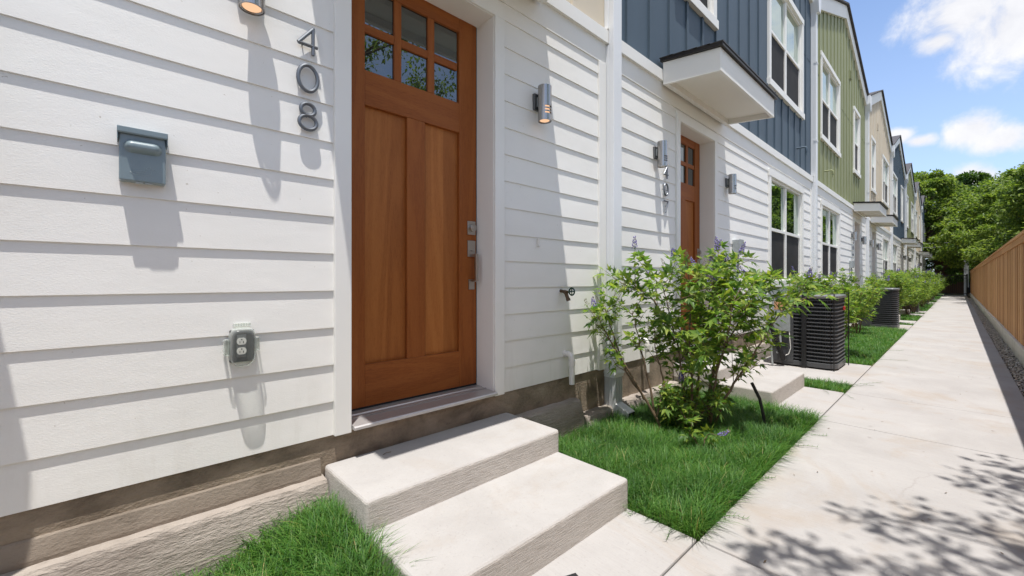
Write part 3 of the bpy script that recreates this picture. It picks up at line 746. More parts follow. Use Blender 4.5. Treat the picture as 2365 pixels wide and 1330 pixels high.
# ------------------------------------------------------------------ ground, walkway, slabs
mb=MB(); mb.box(-300,400,-300,300,-.5,-.09); tag(obj('ground',mb,M['groundmat']),kind='structure')
mb=MB(); mb.box(-4.2,54,WALKY1-.02,-.02,-.12,-.03); 
mb.add([(-.3,-.08,-.029),(.15,-.08,.0),(.40,-.08,.05),(.695,-.08,.085),(-.3,-1.27,-.029),(.15,-1.27,-.029),(.40,-1.27,-.02),(.695,-1.27,-.01)],[(4,5,1,0),(5,6,2,1),(6,7,3,2)])
tag(obj('planting_bed_soil',mb,M['soil']),kind='structure')
joints=[-6.5,-4.25,-2.0,.0-.02,1.895,4.27,5.50,7.47,9.0,10.45]
x=10.45
pat=[1.53,1.45,1.55,1.25,1.6]
i=0
while x<46.6:
    x+=pat[i%5]; i+=1; joints.append(min(x,46.8))
mb=MB(); gp=.004
for a,b in zip(joints,joints[1:]): mb.box(a+gp,b-gp,WALKY0,WALKY1-gp,-.12,0)
tag(obj('walkway',mb,M['concrete'],bevel=.008,seg=2),kind='structure')
mb=MB()
slabs=[]
for k in range(8):
    h=HI[k]; c=(h['d0']+h['d1'])/2; slabs.append((c-.588,c+.588,WALKY1+gp,-.90))
    X=h['X']; a,b=sorted((X(2.87),X(4.37))); slabs.append((a,b,WALKY1+gp,-.02))
for a,b,y0,y1 in slabs: mb.box(a,b,y0,y1,-.12,-.002)
tag(obj('entry_slabs',mb,M['concrete'],bevel=.008),kind='structure')

# ------------------------------------------------------------------ grass
RNG=np.random.default_rng(3)
def blades(name,label,x0,x1,y0,y1,dens,h,w,mound=None):
    n=int((x1-x0)*(y1-y0)*dens)
    p=np.empty((n,2)); p[:,0]=RNG.uniform(x0,x1,n); p[:,1]=RNG.uniform(y0,y1,n)
    cl=np.sin(p[:,0]*9.3+np.sin(p[:,1]*7)*2)*np.sin(p[:,1]*11+p[:,0]*3)   # tufts
    zo=np.zeros(n) if mound is None else mound(p)
    H=h*(.65+.35*cl*.6+RNG.uniform(-.3,.45,n)); a=RNG.uniform(0,2*PI,n)
    lean=RNG.uniform(.3,1.35,n); ln=H*lean
    ex=np.where(p[:,0]<x0+.06,-.5,np.where(p[:,0]>x1-.06,.5,0)); ey=np.where(p[:,1]<y0+.07,-.7,0)
    dx=np.cos(a)+ex; dy=np.sin(a)+ey; s=np.sqrt(dx*dx+dy*dy)+1e-6; dx/=s; dy/=s
    px,py=-dy,dx; W=w*RNG.uniform(.6,1.3,n)
    V=np.zeros((n,7,3)); ts=[0,.4,.75,1.0]
    for i,t_ in enumerate(ts):
        off=ln*t_**1.9; z=zo-.032+H*(t_-.30*lean*t_**2.4)*1.1
        cx=p[:,0]+dx*off; cy=p[:,1]+dy*off; ww=W*[.9,1,.65,0][i]*.5
        if i<3:
            V[:,2*i]=np.stack([cx-px*ww,cy-py*ww,z],1); V[:,2*i+1]=np.stack([cx+px*ww,cy+py*ww,z],1)
        else: V[:,6]=np.stack([cx,cy,z],1)
    me=npmesh(name,V,[(0,1,3,2),(2,3,5,4),(4,5,6)])
    o=link(name,me,None,[M['grass']]); tag(o,label,'grass',None,'stuff'); return o
base_h=.125
blades('grass','thick green lawn grass left of the near steps',-.0+.10,.705,-1.275,-.085,24000,base_h*1.12,.0031,lambda p: .125*np.clip((p[:,0]-.26)/.38,0,1)**.8*np.clip(1.25+p[:,1]*.9,0,1))
blades('grass','green lawn patch around the big flowering shrub',1.905,4.30,-1.275,-.09,20000,base_h,.0031)
blades('grass','small grass strip between second steps and condenser slab',5.50,5.96,-1.268,-.02,8000,.085,.0045)
for k in (1,3,5):
    bR=HI[k]['xr']; dn=4200 if k==1 else 1500
    blades('grass','lawn strip beyond the first condenser' if k==1 else 'far lawn strip beside the walkway',bR-2.97,bR+2.97,-1.265,-.05,dn,.10,.006 if k==1 else .01)
for k in (2,3,4,5,6,7):
    a,b=sorted((HI[k]['X'](2.40),HI[k]['X'](2.86))); blades('grass','small far grass strip by a condenser slab',a,b,-1.265,-.05,2500,.08,.008)
for k in (2,4,6):
    bR=HI[k]['xr']; blades('grass','far lawn strip between two doors',bR-1.2,bR+1.2,-1.265,-.05,1500,.10,.010)
# creeping runners over the concrete
def runner(x,y,ang,L,seed):
    rnd=random.Random(seed); pts=[]; px,py=x,y
    for i in range(8):
        pts.append((px,py,.006+.008*rnd.random())); ang+=rnd.uniform(-.25,.25); px+=L/8*math.cos(ang); py+=L/8*math.sin(ang)
    return pts
mb=MB(); rnd=random.Random(4)
for (x,y,a,L) in [(2.15,-1.26,-1.2,.16),(1.93,-1.15,3.3,.18),(1.95,-1.0,3.0,.14),(2.7,-1.26,-.9,.15),(3.4,-1.26,-.8,.22),(3.75,-1.26,-.9,.2),(4.27,-1.15,.1,.25),(5.9,-1.27,-.5,.5),(5.8,-1.27,-1.0,.35),(5.5,-1.1,3.3,.3),(5.52,-1.2,3.7,.4),(8.1,-1.27,-1.0,.4),(9.2,-1.27,-1.1,.4)]:
    q=runner(x,y,a,L,rnd.random()); mb.tube(q,.0012,5)
    for p in q[1:]:
        for s in (-1,1):
            an=a+s*rnd.uniform(.5,1.2); l=rnd.uniform(.015,.035); ex=(p[0]+l*math.cos(an),p[1]+l*math.sin(an),p[2]+rnd.uniform(.0,.015)); nx,ny=-math.sin(an)*.0016,math.cos(an)*.0016
            mb.add([(p[0]-nx,p[1]-ny,p[2]),(p[0]+nx,p[1]+ny,p[2]),ex],[(0,1,2)])
tag(obj('grass_runners',mb,M['grass']),'thin creeping grass runners over the concrete edge','grass',None,'stuff')

# ------------------------------------------------------------------ shrubs
RT=Vector((.728,-.6856,0)); DP=Vector((.6856,.728,0)); UP=Vector((0,0,1))
class LeafSet:
    def __init__(s): s.V=[]
    def leaflet(s,p,d,up,L,W,droop):
        side=d.cross(up).normalized(); n=side.cross(d).normalized()
        mid=p+d*L*.42+n*(-.0); tip=p+d*L-UP*L*droop
        a=p+d*L*.40+side*W*.5+n*W*.18-UP*L*droop*.25; b=p+d*L*.40-side*W*.5+n*W*.18-UP*L*droop*.25; m=p+d*L*.45-UP*L*droop*.3
        s.V.append([p[:],a[:],tip[:],b[:],m[:]])
    def palmate(s,p,d,rnd,size):
        d=d.normalized(); up=(UP+Vector((rnd.uniform(-.5,.5),rnd.uniform(-.5,.5),rnd.uniform(-.2,.3)))).normalized()
        side=d.cross(up).normalized()
        pet=p+d*size*.35
        up2=side.cross(d).normalized()
        for a,l in ((0,1.0),(38,.86),(-38,.86),(78,.58),(-78,.58)):
            a=R(a+rnd.uniform(-7,7)); dd=(d*math.cos(a)+side*math.sin(a)).normalized()
            dd=(dd-UP*rnd.uniform(.05,.3)).normalized()
            L=size*l*rnd.uniform(.85,1.1); s.leaflet(pet,dd,up2,L,L*.36,rnd.uniform(.08,.3))
LF=[(0,1,4),(1,2,4),(2,3,4),(3,0,4)]
def spike(mbf,mbb,p,d,L,rnd,full=True):
    d=d.normalized()
    def blob(mb,c,r):
        vs=[(c[0]+dx*r,c[1]+dy*r,c[2]+dz*r*1.3) for dx,dy,dz in ((1,0,0),(-1,0,0),(0,1,0),(0,-1,0),(0,0,1),(0,0,-1))]
        mb.add(vs,[(0,2,4),(2,1,4),(1,3,4),(3,0,4),(2,0,5),(1,2,5),(3,1,5),(0,3,5)])
    n=int(L/.0035)
    for i in range(n):
        t=i/n; c=p+d*L*t; r=.021*(1-t*.7)
        for q in range(3 if full else 2):
            a=rnd.uniform(0,2*PI); o=c+Vector((math.cos(a)*r,math.sin(a)*r,rnd.uniform(-.003,.003)))
            isf=full and rnd.random()>(.1+t*.7)
            blob(mbf if isf else mbb,o,rnd.uniform(.0035,.0065) if isf else rnd.uniform(.002,.0035))
    return
def make_shrub(name,label,loc,stems,seed,size=.085,node=.05,twigs=1.0,group=None,flowers=8,twl=(.16,.36),low=.38,hs=1.0):
    """stems: list of polylines in (right, depth, up) metres around loc"""
    T=thing(name,label,'shrub',loc,group); rnd=random.Random(seed)
    ms=MB(); LS=LeafSet(); mf=MB(); mbud=MB(); tips=[]
    def W(q): return RT*q[0]+DP*q[1]+UP*(q[2]*hs)
    def leafy(pts,start,sz):
        # opposite leaf pairs along a polyline
        acc=0; L=sum((pts[i+1]-pts[i]).length for i in range(len(pts)-1)); s=0; nxt=start*L; flip=rnd.random()*PI
        for i in range(len(pts)-1):
            seg=pts[i+1]-pts[i]; l=seg.length; d=seg.normalized()
            while nxt<=s+l:
                p=pts[i]+d*(nxt-s); a=Vector((rnd.uniform(-1,1),rnd.uniform(-1,1),.2)); sd=d.cross(a).normalized()
                for sg in (1,-1):
                    dd=(sd*sg+d*.55+UP*rnd.uniform(-.1,.35)).normalized()
                    LS.palmate(p,dd,rnd,sz*rnd.uniform(.65,1.12))
                nxt+=node*rnd.uniform(.75,1.3)
            s+=l
        LS.palmate(pts[-1],(pts[-1]-pts[-2]).normalized()+UP*.1,rnd,sz*.6)
    for st in stems:
        raw=[W(q) for q in st]; pts=[]
        for i in range(len(raw)-1):
            for j in range(5):
                t=j/5; a=raw[max(i-1,0)];b=raw[i];c=raw[i+1];d=raw[min(i+2,len(raw)-1)]
                q=.5*((2*b)+(c-a)*t+(2*a-5*b+4*c-d)*t*t+(3*b-a-3*c+d)*t**3); pts.append(q+Vector((rnd.uniform(-1,1),rnd.uniform(-1,1),0))*.006)
        pts.append(raw[-1]); n=len(pts); L=sum((pts[i+1]-pts[i]).length for i in range(n-1))
        r0=.0065+.0045*L
        ms.tube(pts,[r0*(1-.78*i/(n-1)) for i in range(n)],7)
        leafy(pts,.62,size*.9); tips.append((pts[-1],(pts[-1]-pts[-2]).normalized()))
        nt=int(L*13*twigs)
        for _ in range(nt):
            f=low+(1-low)*rnd.random()**.8; i=min(int(f*(n-1)),n-2); p=pts[i]; d=(pts[i+1]-pts[i]).normalized()
            a=rnd.uniform(0,2*PI); o=Vector((math.cos(a),math.sin(a),0))
            dd=(d*.55+o*rnd.uniform(.5,1.1)+UP*rnd.uniform(-.1,.5)).normalized(); tl=rnd.uniform(*twl)*(1.15-.45*f)
            m1=p+dd*tl*.5; e=p+dd*tl+UP*rnd.uniform(-.05,.09); tp=[p,m1,e]
            ms.tube(tp,[.0034,.0026,.0015],5); leafy(tp,.3,size); tips.append((e,(e-m1).normalized()))
    rnd.shuffle(tips); tips.sort(key=lambda q:-q[0].z+rnd.uniform(-.35,.35))
    obj('stems',ms,M['stem'],T,smooth=True)
    link('foliage',npmesh('foliage',np.array(LS.V),LF),T,[M['shrubleaf']])
    for p,d in tips[:flowers]:
        e=p+(d+UP*.5).normalized()*.03; fl=MB(); bud=MB(); bl=rnd.random()<.75
        spike(fl,bud,e,d+UP*.9,rnd.uniform(.06,.11),rnd,bl)
        fl.m=1; fl.mi=[0]*len(fl.f); fl.tube([p,e,e+(d+UP*.9).normalized()*.05],[.0016,.0014,.001],5); fl.add(bud.v,bud.f)
        obj('flower_spike' if bl else 'bud_spike',fl,[M['flower'],M['bud']],T)
    return T
main=[[(0,0,-.03),(-.04,.02,.30),(-.07,.05,.62),(-.14,.05,.95),(-.22,.02,1.25)],
      [(0,.01,-.03),(.0,-.03,.35),(.0,.02,.75),(.02,.05,1.10),(.0,.05,1.40)],
      [(.02,0,-.03),(.07,.03,.30),(.13,.08,.70),(.20,.10,1.05),(.24,.10,1.36)],
      [(.15,0,-.03),(.17,.04,.30),(.28,.03,.65),(.42,.03,.95),(.55,.0,1.26)],
      [(.15,.02,-.03),(.20,.08,.35),(.30,.14,.75),(.36,.18,1.05),(.38,.2,1.36)],
      [(.16,-.02,-.03),(.24,-.08,.28),(.40,-.10,.58),(.56,-.10,.85),(.72,-.08,1.08)],
      [(.14,-.03,-.03),(.12,-.12,.3),(.14,-.17,.55),(.2,-.2,.85),(.22,-.2,1.1)],
      [(-.10,.05,.72),(-.22,.04,.98),(-.33,.02,1.14),(-.45,.0,1.20)]]
make_shrub('flowering_shrub','big leafy shrub with purple flower spikes in the lawn before the second door',(3.30,-.63,0),main,11,.096,.059,1.0,None,18,(.18,.42),.30,.92)
lean=[[(0,0,-.03),(-.12,.02,.22),(-.28,.04,.45),(-.38,.05,.75),(-.46,.05,.98)],
      [(-.06,.02,.12),(-.12,.05,.45),(-.17,.08,.7),(-.22,.08,.92)],
      [(-.14,.02,.24),(-.30,.02,.52),(-.42,.03,.72),(-.52,.03,.92)],
      [(-.05,.02,.1),(.02,.06,.35),(-.02,.1,.58),(-.05,.1,.8)]]
make_shrub('flowering_shrub','thin leaning shrub with sparse leaves in front of the near downpipe',(3.06,-.53,0),lean,23,.085,.064,.6,None,4,(.12,.24),.5)
low=[[(0,0,-.03),(.08,.0,.12),(.17,-.03,.2)],[(0,0,-.03),(-.05,-.06,.1),(-.1,-.12,.15)],[(0,0,-.03),(-.12,.05,.14),(-.2,.08,.25)],[(0,0,-.03),(.0,.1,.16),(.04,.18,.28)],[(0,0,-.03),(.15,.08,.14),(.28,.1,.24)]]
make_shrub('flowering_shrub','low leafy sprouts with one purple bloom at the foot of the big shrub',(3.22,-.66,0),low,31,.085,.045,1.6,None,1,(.1,.2),.2)
tiny=[[(0,0,-.03),(.02,.0,.06),(.05,-.01,.11)],[(0,0,-.03),(-.04,.01,.06),(-.09,.0,.1)]]
make_shrub('flowering_shrub','small seedling with one purple bloom in the middle of the near lawn',(2.93,-.87,0),tiny,37,.08,.05,.9,None,1,(.05,.09),.4)
# protos for the row beyond the condenser
def stemset(seed,n,hgt,spread):
    rnd=random.Random(seed); out=[]
    for i in range(n):
        a=2*PI*i/n+rnd.uniform(-.4,.4); s=spread*rnd.uniform(.45,1.0); h=hgt*rnd.uniform(.75,1.05)*(1-.25*(s/spread-.5))
        c,q=math.cos(a),math.sin(a)
        out.append([(c*.03,q*.03,-.03),(c*s*.28,q*s*.28,h*.34),(c*s*.65,q*s*.65,h*.7),(c*s,q*s,h)])
    return out
pr=[make_shrub('flowering_shrub','leafy vitex shrub with a drooping purple flower beside the first condenser',(8.15,-.78,0),stemset(5,7,1.1,.5),41,.085,.06,1.0,'shrubs in the far row',4),
    make_shrub('flowering_shrub','loose pale green shrub against the green house window beyond the first condenser',(9.0,-.42,0),stemset(9,8,1.25,.5),43,.09,.065,.9,'shrubs in the far row',5),
    make_shrub('flowering_shrub','dense flowering shrub just beyond the second condenser',(15.3,-.80,0),stemset(15,9,1.25,.62),47,.095,.065,1.0,'shrubs in the far row',7)]
spots=[(11.6,-.6),(12.6,-.42),(10.6,-.35),(16.9,-.75),(18.1,-.70),(18.9,-.95),(19.9,-.7),(20.6,-1.0),(21.6,-.75),(22.6,-.95),(23.6,-.8),(24.6,-1.05),(25.7,-.85),(26.8,-1.0),(27.9,-.85),(29.0,-1.05),(30.4,-.9),(31.8,-1.05),(33.2,-.9),(34.8,-1.0),(36.4,-.95),(38.2,-1.0),(40.2,-.95),(42.5,-1.0)]
for i,(x,y) in enumerate(spots):
    lb='leafy green shrub with purple blooms in the dense row beyond the second condenser' if x>16 else 'leafy shrub in the lawn before the second condenser'
    dup(pr[(i*2+1)%3],(x,y,0),i*2.1,(.78 if x<13 else 1.0+.17*math.sin(i*3.3)),lb,'shrubs in the far row')
# drip hose end sticking up from the lawn
mb=MB(); mb.tube([(3.655,-1.05,-.03),(3.66,-1.045,.10),(3.645,-1.02,.24),(3.60,-.98,.36)],.012,10); tag(obj('irrigation_tube',mb,M['black'],smooth=True),'black irrigation tube end sticking up from the near lawn','tube')
mb=MB(); mb.box(0,.075,-.012,.012,.0,.004); o=obj('plastic_strip',mb,M['black']); o.location=(1.245,-1.03,.0015); o.rotation_euler=(0,0,-.35); tag(o,'black plastic strip lying on the slab at the bottom edge','strip')

mb=MB(); mb.tube([(0,0,.003),(.02,.006,.006),(.045,.002,.004)],.0014,5); o=obj('dry_twig',mb,M['stem']); o.location=(.975,-.10,.281); tag(o,'tiny dry twig lying on the upper near step','twig')
n=150; p=np.stack([RNG.uniform(.8,14,n)**1.0,RNG.uniform(-2.5,-.95,n),np.full(n,.003)],1); p[:,2]+=np.where((p[:,1]>-1.28),0,0)
m=(p[:,1]<-1.29)|((p[:,0]>.75)&(p[:,0]<1.86)&(p[:,1]<-.95)); p=p[m]; n=len(p); a=RNG.uniform(0,2*PI,n); L=RNG.uniform(.006,.016,n); d=np.stack([np.cos(a),np.sin(a),np.zeros(n)],1)*L[:,None]; q=np.stack([-np.sin(a),np.cos(a),np.zeros(n)],1)*(L*.22)[:,None]
V=np.stack([p-d,p+q+[0,0,.002],p+d+[0,0,.003],p-q+[0,0,.001]],1)
o=link('leaf_litter',npmesh('leaf_litter',V,[(0,1,2),(0,2,3)]),None,[M['stem']]); tag(o,'tiny dry leaf scraps scattered on the pale walkway','litter',None,'stuff')

# ------------------------------------------------------------------ condensers
def rsq(a0,a1,b0,b1,r,n=5):
    out=[]
    for cx,cy,s in ((a1-r,b1-r,0),(a0+r,b1-r,90),(a0+r,b0+r,180),(a1-r,b0+r,270)):
        for i in range(n+1): a=R(s+90*i/n); out.append((cx+r*math.cos(a),cy+r*math.sin(a)))
    return out
def layer(mb,loop,z0,z1,cap=True):
    n=len(loop); mb.add([(x,y,z0) for x,y in loop]+[(x,y,z1) for x,y in loop],[(i,(i+1)%n,(i+1)%n+n,i+n) for i in range(n)]+([tuple(range(n-1,-1,-1)),tuple(range(n,2*n))] if cap else []))
def condenser(x,y,label,mir=False,detail=True):
    T=thing('air_conditioner',label,'air conditioner',(x,y,-.002),'black condensers along the facade')
    s=.365; H=.955
    mb=MB(); layer(mb,rsq(-s+.03,s-.03,-s+.03,s-.03,.09),.06,H-.03); obj('coil_core',mb,M['fins'],T)
    # vertical fins
    mb=MB(); lp=rsq(-s+.022,s-.022,-s+.022,s-.022,.095,6); 
    per=[];
    for i in range(len(lp)):
        a=Vector((*lp[i],0)); b=Vector((*lp[(i+1)%len(lp)],0)); l=(b-a).length; m=max(1,int(l/.016))
        for j in range(m): per.append((a+(b-a)*(j/m),(b-a).normalized()))
    for p,d in per:
        nrm=Vector((d.y,-d.x,0)); q=p+nrm*.012
        mb.add([(p.x-d.x*.002,p.y-d.y*.002,.07),(q.x,q.y,.07),(q.x,q.y,H-.03),(p.x-d.x*.002,p.y-d.y*.002,H-.03),(p.x+d.x*.002,p.y+d.y*.002,.07),(p.x+d.x*.002,p.y+d.y*.002,H-.03)],[(0,1,2,3),(1,4,5,2)])
    obj('fins',mb,M['finedge'],T)
    mb=MB(); nl=17
    for i in range(nl):
        z=.115+i*(H-.17)/(nl-1); lo=rsq(-s,s,-s,s,.11,6); li=rsq(-s+.02,s-.02,-s+.02,s-.02,.095,6); n=len(lo)
        mb.add([(a,b,z-.006) for a,b in lo]+[(a,b,z+.005) for a,b in lo]+[(a,b,z+.012) for a,b in li]+[(a,b,z+.002) for a,b in li],
               [(i_+k*n,(i_+1)%n+k*n,(i_+1)%n+((k+1)%4)*n,i_+((k+1)%4)*n) for k in range(4) for i_ in range(n)])
    obj('louvre',mb,M['ac'],T,smooth=True)
    mb=MB(); layer(mb,rsq(-s-.006,s+.006,-s-.006,s+.006,.115,6),.02,.085); obj('base_pan',mb,M['ac'],T,bevel=.006)
    mb=MB(); layer(mb,rsq(-s-.012,s+.012,-s-.012,s+.012,.12,8),H-.035,H+.012); obj('top_cover',mb,M['actop'],T,bevel=.016,seg=3,smooth=True)
    mb=MB()
    for r_ in (.09,.14,.19,.24,.285): mb.tube([(r_*math.cos(a),r_*math.sin(a),H+.022) for a in [2*PI*i/32 for i in range(32)]],.004,5,closed=True)
    for i in range(8): mb.tube([(.05*math.cos(i*PI/4),.05*math.sin(i*PI/4),H+.024),(.30*math.cos(i*PI/4),.30*math.sin(i*PI/4),H+.02)],.004,5)
    mb.cyl((0,0,H+.012),(0,0,H+.03),.06,20)
    obj('fan_grille',mb,M['black'],T,smooth=True)
    # service corner (towards -x, +y): panel, label, valve pipes
    sx=-1
    mb=MB(); mb.box(-s-.010,-s+.06,.10,s-.01,.06,H-.035); obj('corner_panel',mb,M['ac'],T,bevel=.005)
    mb=MB(); mb.box(-s-.045,-s-.0105,.13,s-.02,.47,.90); obj('service_panel',mb,M['galv'],T,bevel=.008)
    mb=MB(); mb.box(-s-.0475,-s-.0452,.17,s-.05,.76,.87); obj('sticker',mb,M['orange'],T)
    if detail:
        mb=MB(); mb.box(-s-.034,-s-.002,-.05,-.0,.01,H+.018); mb.box(-s-.034,s+.02,-.05,-.0,H+.0125,H+.0165)
        obj('tie_down_strap',mb,M['iron'],T)
        mb=MB()
        for px,py in ((-s-.02,-s+.02-.0),(s+.025,-s-.015),(s-.1,-s-.035)): mb.cyl((px,py,.0),(px,py,H+.03),.0055,8)
        mb.tube([(-s-.02,-s+.02,H+.03),(s+.025,-s-.015,H+.03)],.004,6); obj('tie_rod',mb,M['iron'],T)
        mb=MB(); mb.box(s*.35-.055,s*.35+.055,-s-.013,-s-.0015,.76,.81); 
        obj('badge',mb,M['red'],T,bevel=.002)
        mb=MB(); mb.tube([(-s-.02,.22,.12),(-s-.09,.20,.10),(-s-.14,.22,.22),(-s-.18,.28,.45),(-s-.22,.33,.60)],.032,12)
        for i in range(9):
            t_=i/9; z=.2+.03*i; mb.tube([(-s-.137-.05*t_,.217+.07*t_,z),(-s-.139-.05*t_,.219+.07*t_,z+.012)],.0345,12)
        obj('refrigerant_pipe',mb,M['black'],T,smooth=True)
        mb=MB(); mb.tube([(-s-.03,.25,.47),(-s-.035,.24,.3),(-s-.06,.24,.2),(-s-.12,.26,.18)],.014,10); mb.tube([(-s-.2,.32,.55),(-s-.19,.31,.2),(-s-.18,.3,.02)],.013,10)
        mb.tube([(-s-.25,.34,.6),(-s-.3,.3,.76),(-s-.42,.3,.84),(-s-.5,.35,.85)],.02,10)
        obj('conduit',mb,M['galv'],T,smooth=True)
        mb=MB(); mb.tube([(-s-.03,.14,.47),(-s-.05,.13,.38),(-s-.045,.12,.25),(-s-.055,.14,.17),(-s-.08,.17,.15)],.005,6); obj('cable',mb,M['plastic'],T,smooth=True)
    return T
condenser(7.02,-.655,'black louvred condenser with tie down straps, nearest the camera, on the concrete slab')
X=HI[2]['X']; condenser(X(3.92),-.72,'second black condenser among the shrubs before the third door',detail=False)
for k in (3,4,5,6): condenser(HI[k]['X'](3.92),-.72,'far black condenser hidden among the dense shrub row',detail=False)

# ------------------------------------------------------------------ fence, kerb, gravel
T=thing('wooden_fence','long cedar plank fence on a concrete kerb along the right of the walkway','fence',(20,-2.73,0))
mb=MB(); x=-6.0; rnd=random.Random(8)
while x<47.2:
    w=.139; y=rnd.uniform(-.004,.004); mb.box(x-20,x+w-20-.003,-.02+y,.0+y,.205,1.79+rnd.uniform(-.004,.004)); x+=w
obj('board_panel',mb,M['cedar'],T)
mb=MB(); x=-6.0
while x<47.2: mb.box(x-20,min(x+2.44,47.2)-20-.004,.006,.024,1.70,1.80); x+=2.44
obj('trim_board',mb,M['cedar'],T)
mb=MB(); x=-6.0
while x<47.2: mb.box(x-20,min(x+2.44,47.2)-20-.004,-.07,.046,1.803,1.842); x+=2.44
obj('cap_rail',mb,M['cedar'],T,bevel=.004,seg=1)
mb=MB(); x=-5.5
while x<47.2: mb.box(x-20-.045,x-20+.045,-.115,-.025,.0,1.79); x+=2.44
obj('fence_post',mb,M['cedar'],T)
mb=MB(); x=-6.0
zz=[.20,.20,.21,.19]
i=0
while x<47.2: mb.box(x,min(x+3.2,47.2)-.006,-2.86,-2.695,-.3,zz[i%4]); x+=3.2; i+=1
tag(obj('retaining_kerb',mb,M['kerb'],bevel=.008),'low concrete retaining kerb under the cedar fence','kerb')
mb=MB(); mb.box(-6,47,-2.70,-2.52,-.12,-.04); tag(obj('gravel_bed',mb,M['soil']),kind='structure')
n=9000; px=RNG.uniform(0,1,n)**1.5*42-1.0; p=np.stack([px,RNG.uniform(-2.69,-2.535,n),RNG.uniform(-.035,-.005,n)],1)
oc=np.array([(1,0,0),(0,1,0),(-1,0,0),(0,-1,0),(0,0,1),(0,0,-1),],float)
ax=RNG.uniform(.008,.019,(n,1,1))*RNG.uniform(.6,1.2,(n,1,3)); an=RNG.uniform(0,2*PI,n)
o_=oc[None]*ax; V=np.empty((n,6,3)); c_,s_=np.cos(an)[:,None],np.sin(an)[:,None]
V[:,:,0]=o_[:,:,0]*c_-o_[:,:,1]*s_; V[:,:,1]=o_[:,:,0]*s_+o_[:,:,1]*c_; V[:,:,2]=o_[:,:,2]*.7; V+=p[:,None,:]
o=link('gravel',npmesh('gravel',V,[(0,1,4),(1,2,4),(2,3,4),(3,0,4),(1,0,5),(2,1,5),(3,2,5),(0,3,5)]),None,[M['stone']]); tag(o,'brown pebble gravel strip between walkway and fence kerb','gravel',None,'stuff')

# ------------------------------------------------------------------ trees
def leaf_mesh(name,centres,sizes,nper,ls,seed,flat=.75,droop=.3):
    g=np.random.default_rng(seed); C_=np.repeat(np.array(centres),nper,0); S_=np.repeat(np.array(sizes),nper)
    n=len(C_); d=g.normal(size=(n,3)); d/=np.linalg.norm(d,axis=1,keepdims=True)
    r=S_*g.uniform(.25,1,n)**.6
    pos=C_+d*r[:,None]*np.array([1,1,flat])
    # leaf axis points outwards and down, blade roughly level
    ax=d*.8+g.normal(size=(n,3))*.6; ax[:,2]-=droop; ax/=np.linalg.norm(ax,axis=1,keepdims=True)
    up=np.stack([g.normal(size=n)*.55,g.normal(size=n)*.55,np.ones(n)],1)
    sd=np.cross(ax,up); sd/=np.linalg.norm(sd,axis=1,keepdims=True)+1e-6; nn=np.cross(sd,ax)
    L=ls*g.uniform(.6,1.3,n)[:,None]; W=L*.5
    V=np.stack([pos,pos+ax*L*.45+sd*W*.5+nn*W*.15,pos+ax*L-nn*L*.12,pos+ax*L*.45-sd*W*.5+nn*W*.15],1)
    return npmesh(name,V,[(0,1,2),(0,2,3)])
def make_tree(label,loc,h,spread,seed,nclump,nper,ls,base=.35,mat='treeleaf',group='trees beyond the fence',clump=(.45,.95),kind='leafy_tree'):
    T=thing(kind,label,'tree',loc,group); rnd=random.Random(seed); mb=MB()
    tr=[Vector((0,0,-.2)),Vector((rnd.uniform(-.1,.1),rnd.uniform(-.1,.1),h*.2)),Vector((rnd.uniform(-.2,.2),rnd.uniform(-.2,.2),h*.45)),Vector((rnd.uniform(-.3,.3),rnd.uniform(-.3,.3),h*.8))]
    r0=.03*h*.75; mb.tube(tr,[r0,r0*.8,r0*.55,r0*.15],9)
    cs=[];sz=[]
    for i in range(nclump):
        a=rnd.uniform(0,2*PI); f=rnd.random()
        z=h*(base+(1-base)*f)
        prof=math.sin(PI*min(1,(.12+.88*f)**.75))**.55 if f<1 else 0
        r=spread*prof*rnd.uniform(.55,1.0)
        out_=i%3==0
        if out_: r=spread*prof*rnd.uniform(1.0,1.22)
        c=Vector((r*math.cos(a),r*math.sin(a),z-.12*h*(r/spread)**2+rnd.uniform(-.2,.2)+(.25 if out_ else 0))); cs.append(c[:]); sz.append(rnd.uniform(*clump)*(.5 if out_ else 1))
        if i%2==0:
            t_=max(.2,min(.95,(z/h)*.75)); k=min(int(t_/.34),2); q=tr[1].lerp(tr[3],max(0,t_-.2)/.8); m=q.lerp(c,.55)+Vector((0,0,.12*h*.3))
            mb.tube([q,m,c],[r0*.28,r0*.17,r0*.05],6)
    obj('trunk',mb,M['bark'],T,smooth=True)
    link('crown',leaf_mesh('crown',cs,sz,nper,ls,seed),T,[M[mat]])
    return T
tA=make_tree('bright green tree leaning over the fence at the right edge of the photo',(30,-6.4,0),7.0,3.3,101,120,330,.17)
tB=make_tree('tall dense tree behind the end of the walkway, left of the white post',(56,.5,0),11.0,5.0,102,190,260,.26,.36)
tC=make_tree('dark tree growing behind the last blue townhouse',(62,7,0),11.5,4.6,103,150,240,.28,.2,'treeleaf_b')
dup(tA,(23.5,-6.6,0),2.0,.80,'smaller bright tree behind the fence, nearest of those in view')
dup(tA,(37.5,-6.2,0),4.1,1.12,'bright leafy tree over the middle of the fence')
dup(tA,(44.5,-5.6,0),1.1,1.2,'leafy tree over the far end of the fence')
dup(tB,(54,-7.5,0),2.4,.92,'tall tree right of the white post at the end of the fence')
dup(tC,(66,-3,0),1.2,1.05,'dark tall tree at the back, behind the brown wall')
dup(tC,(51.5,-3.9,0),3.9,.62,'low spreading dark tree shading the iron gate')
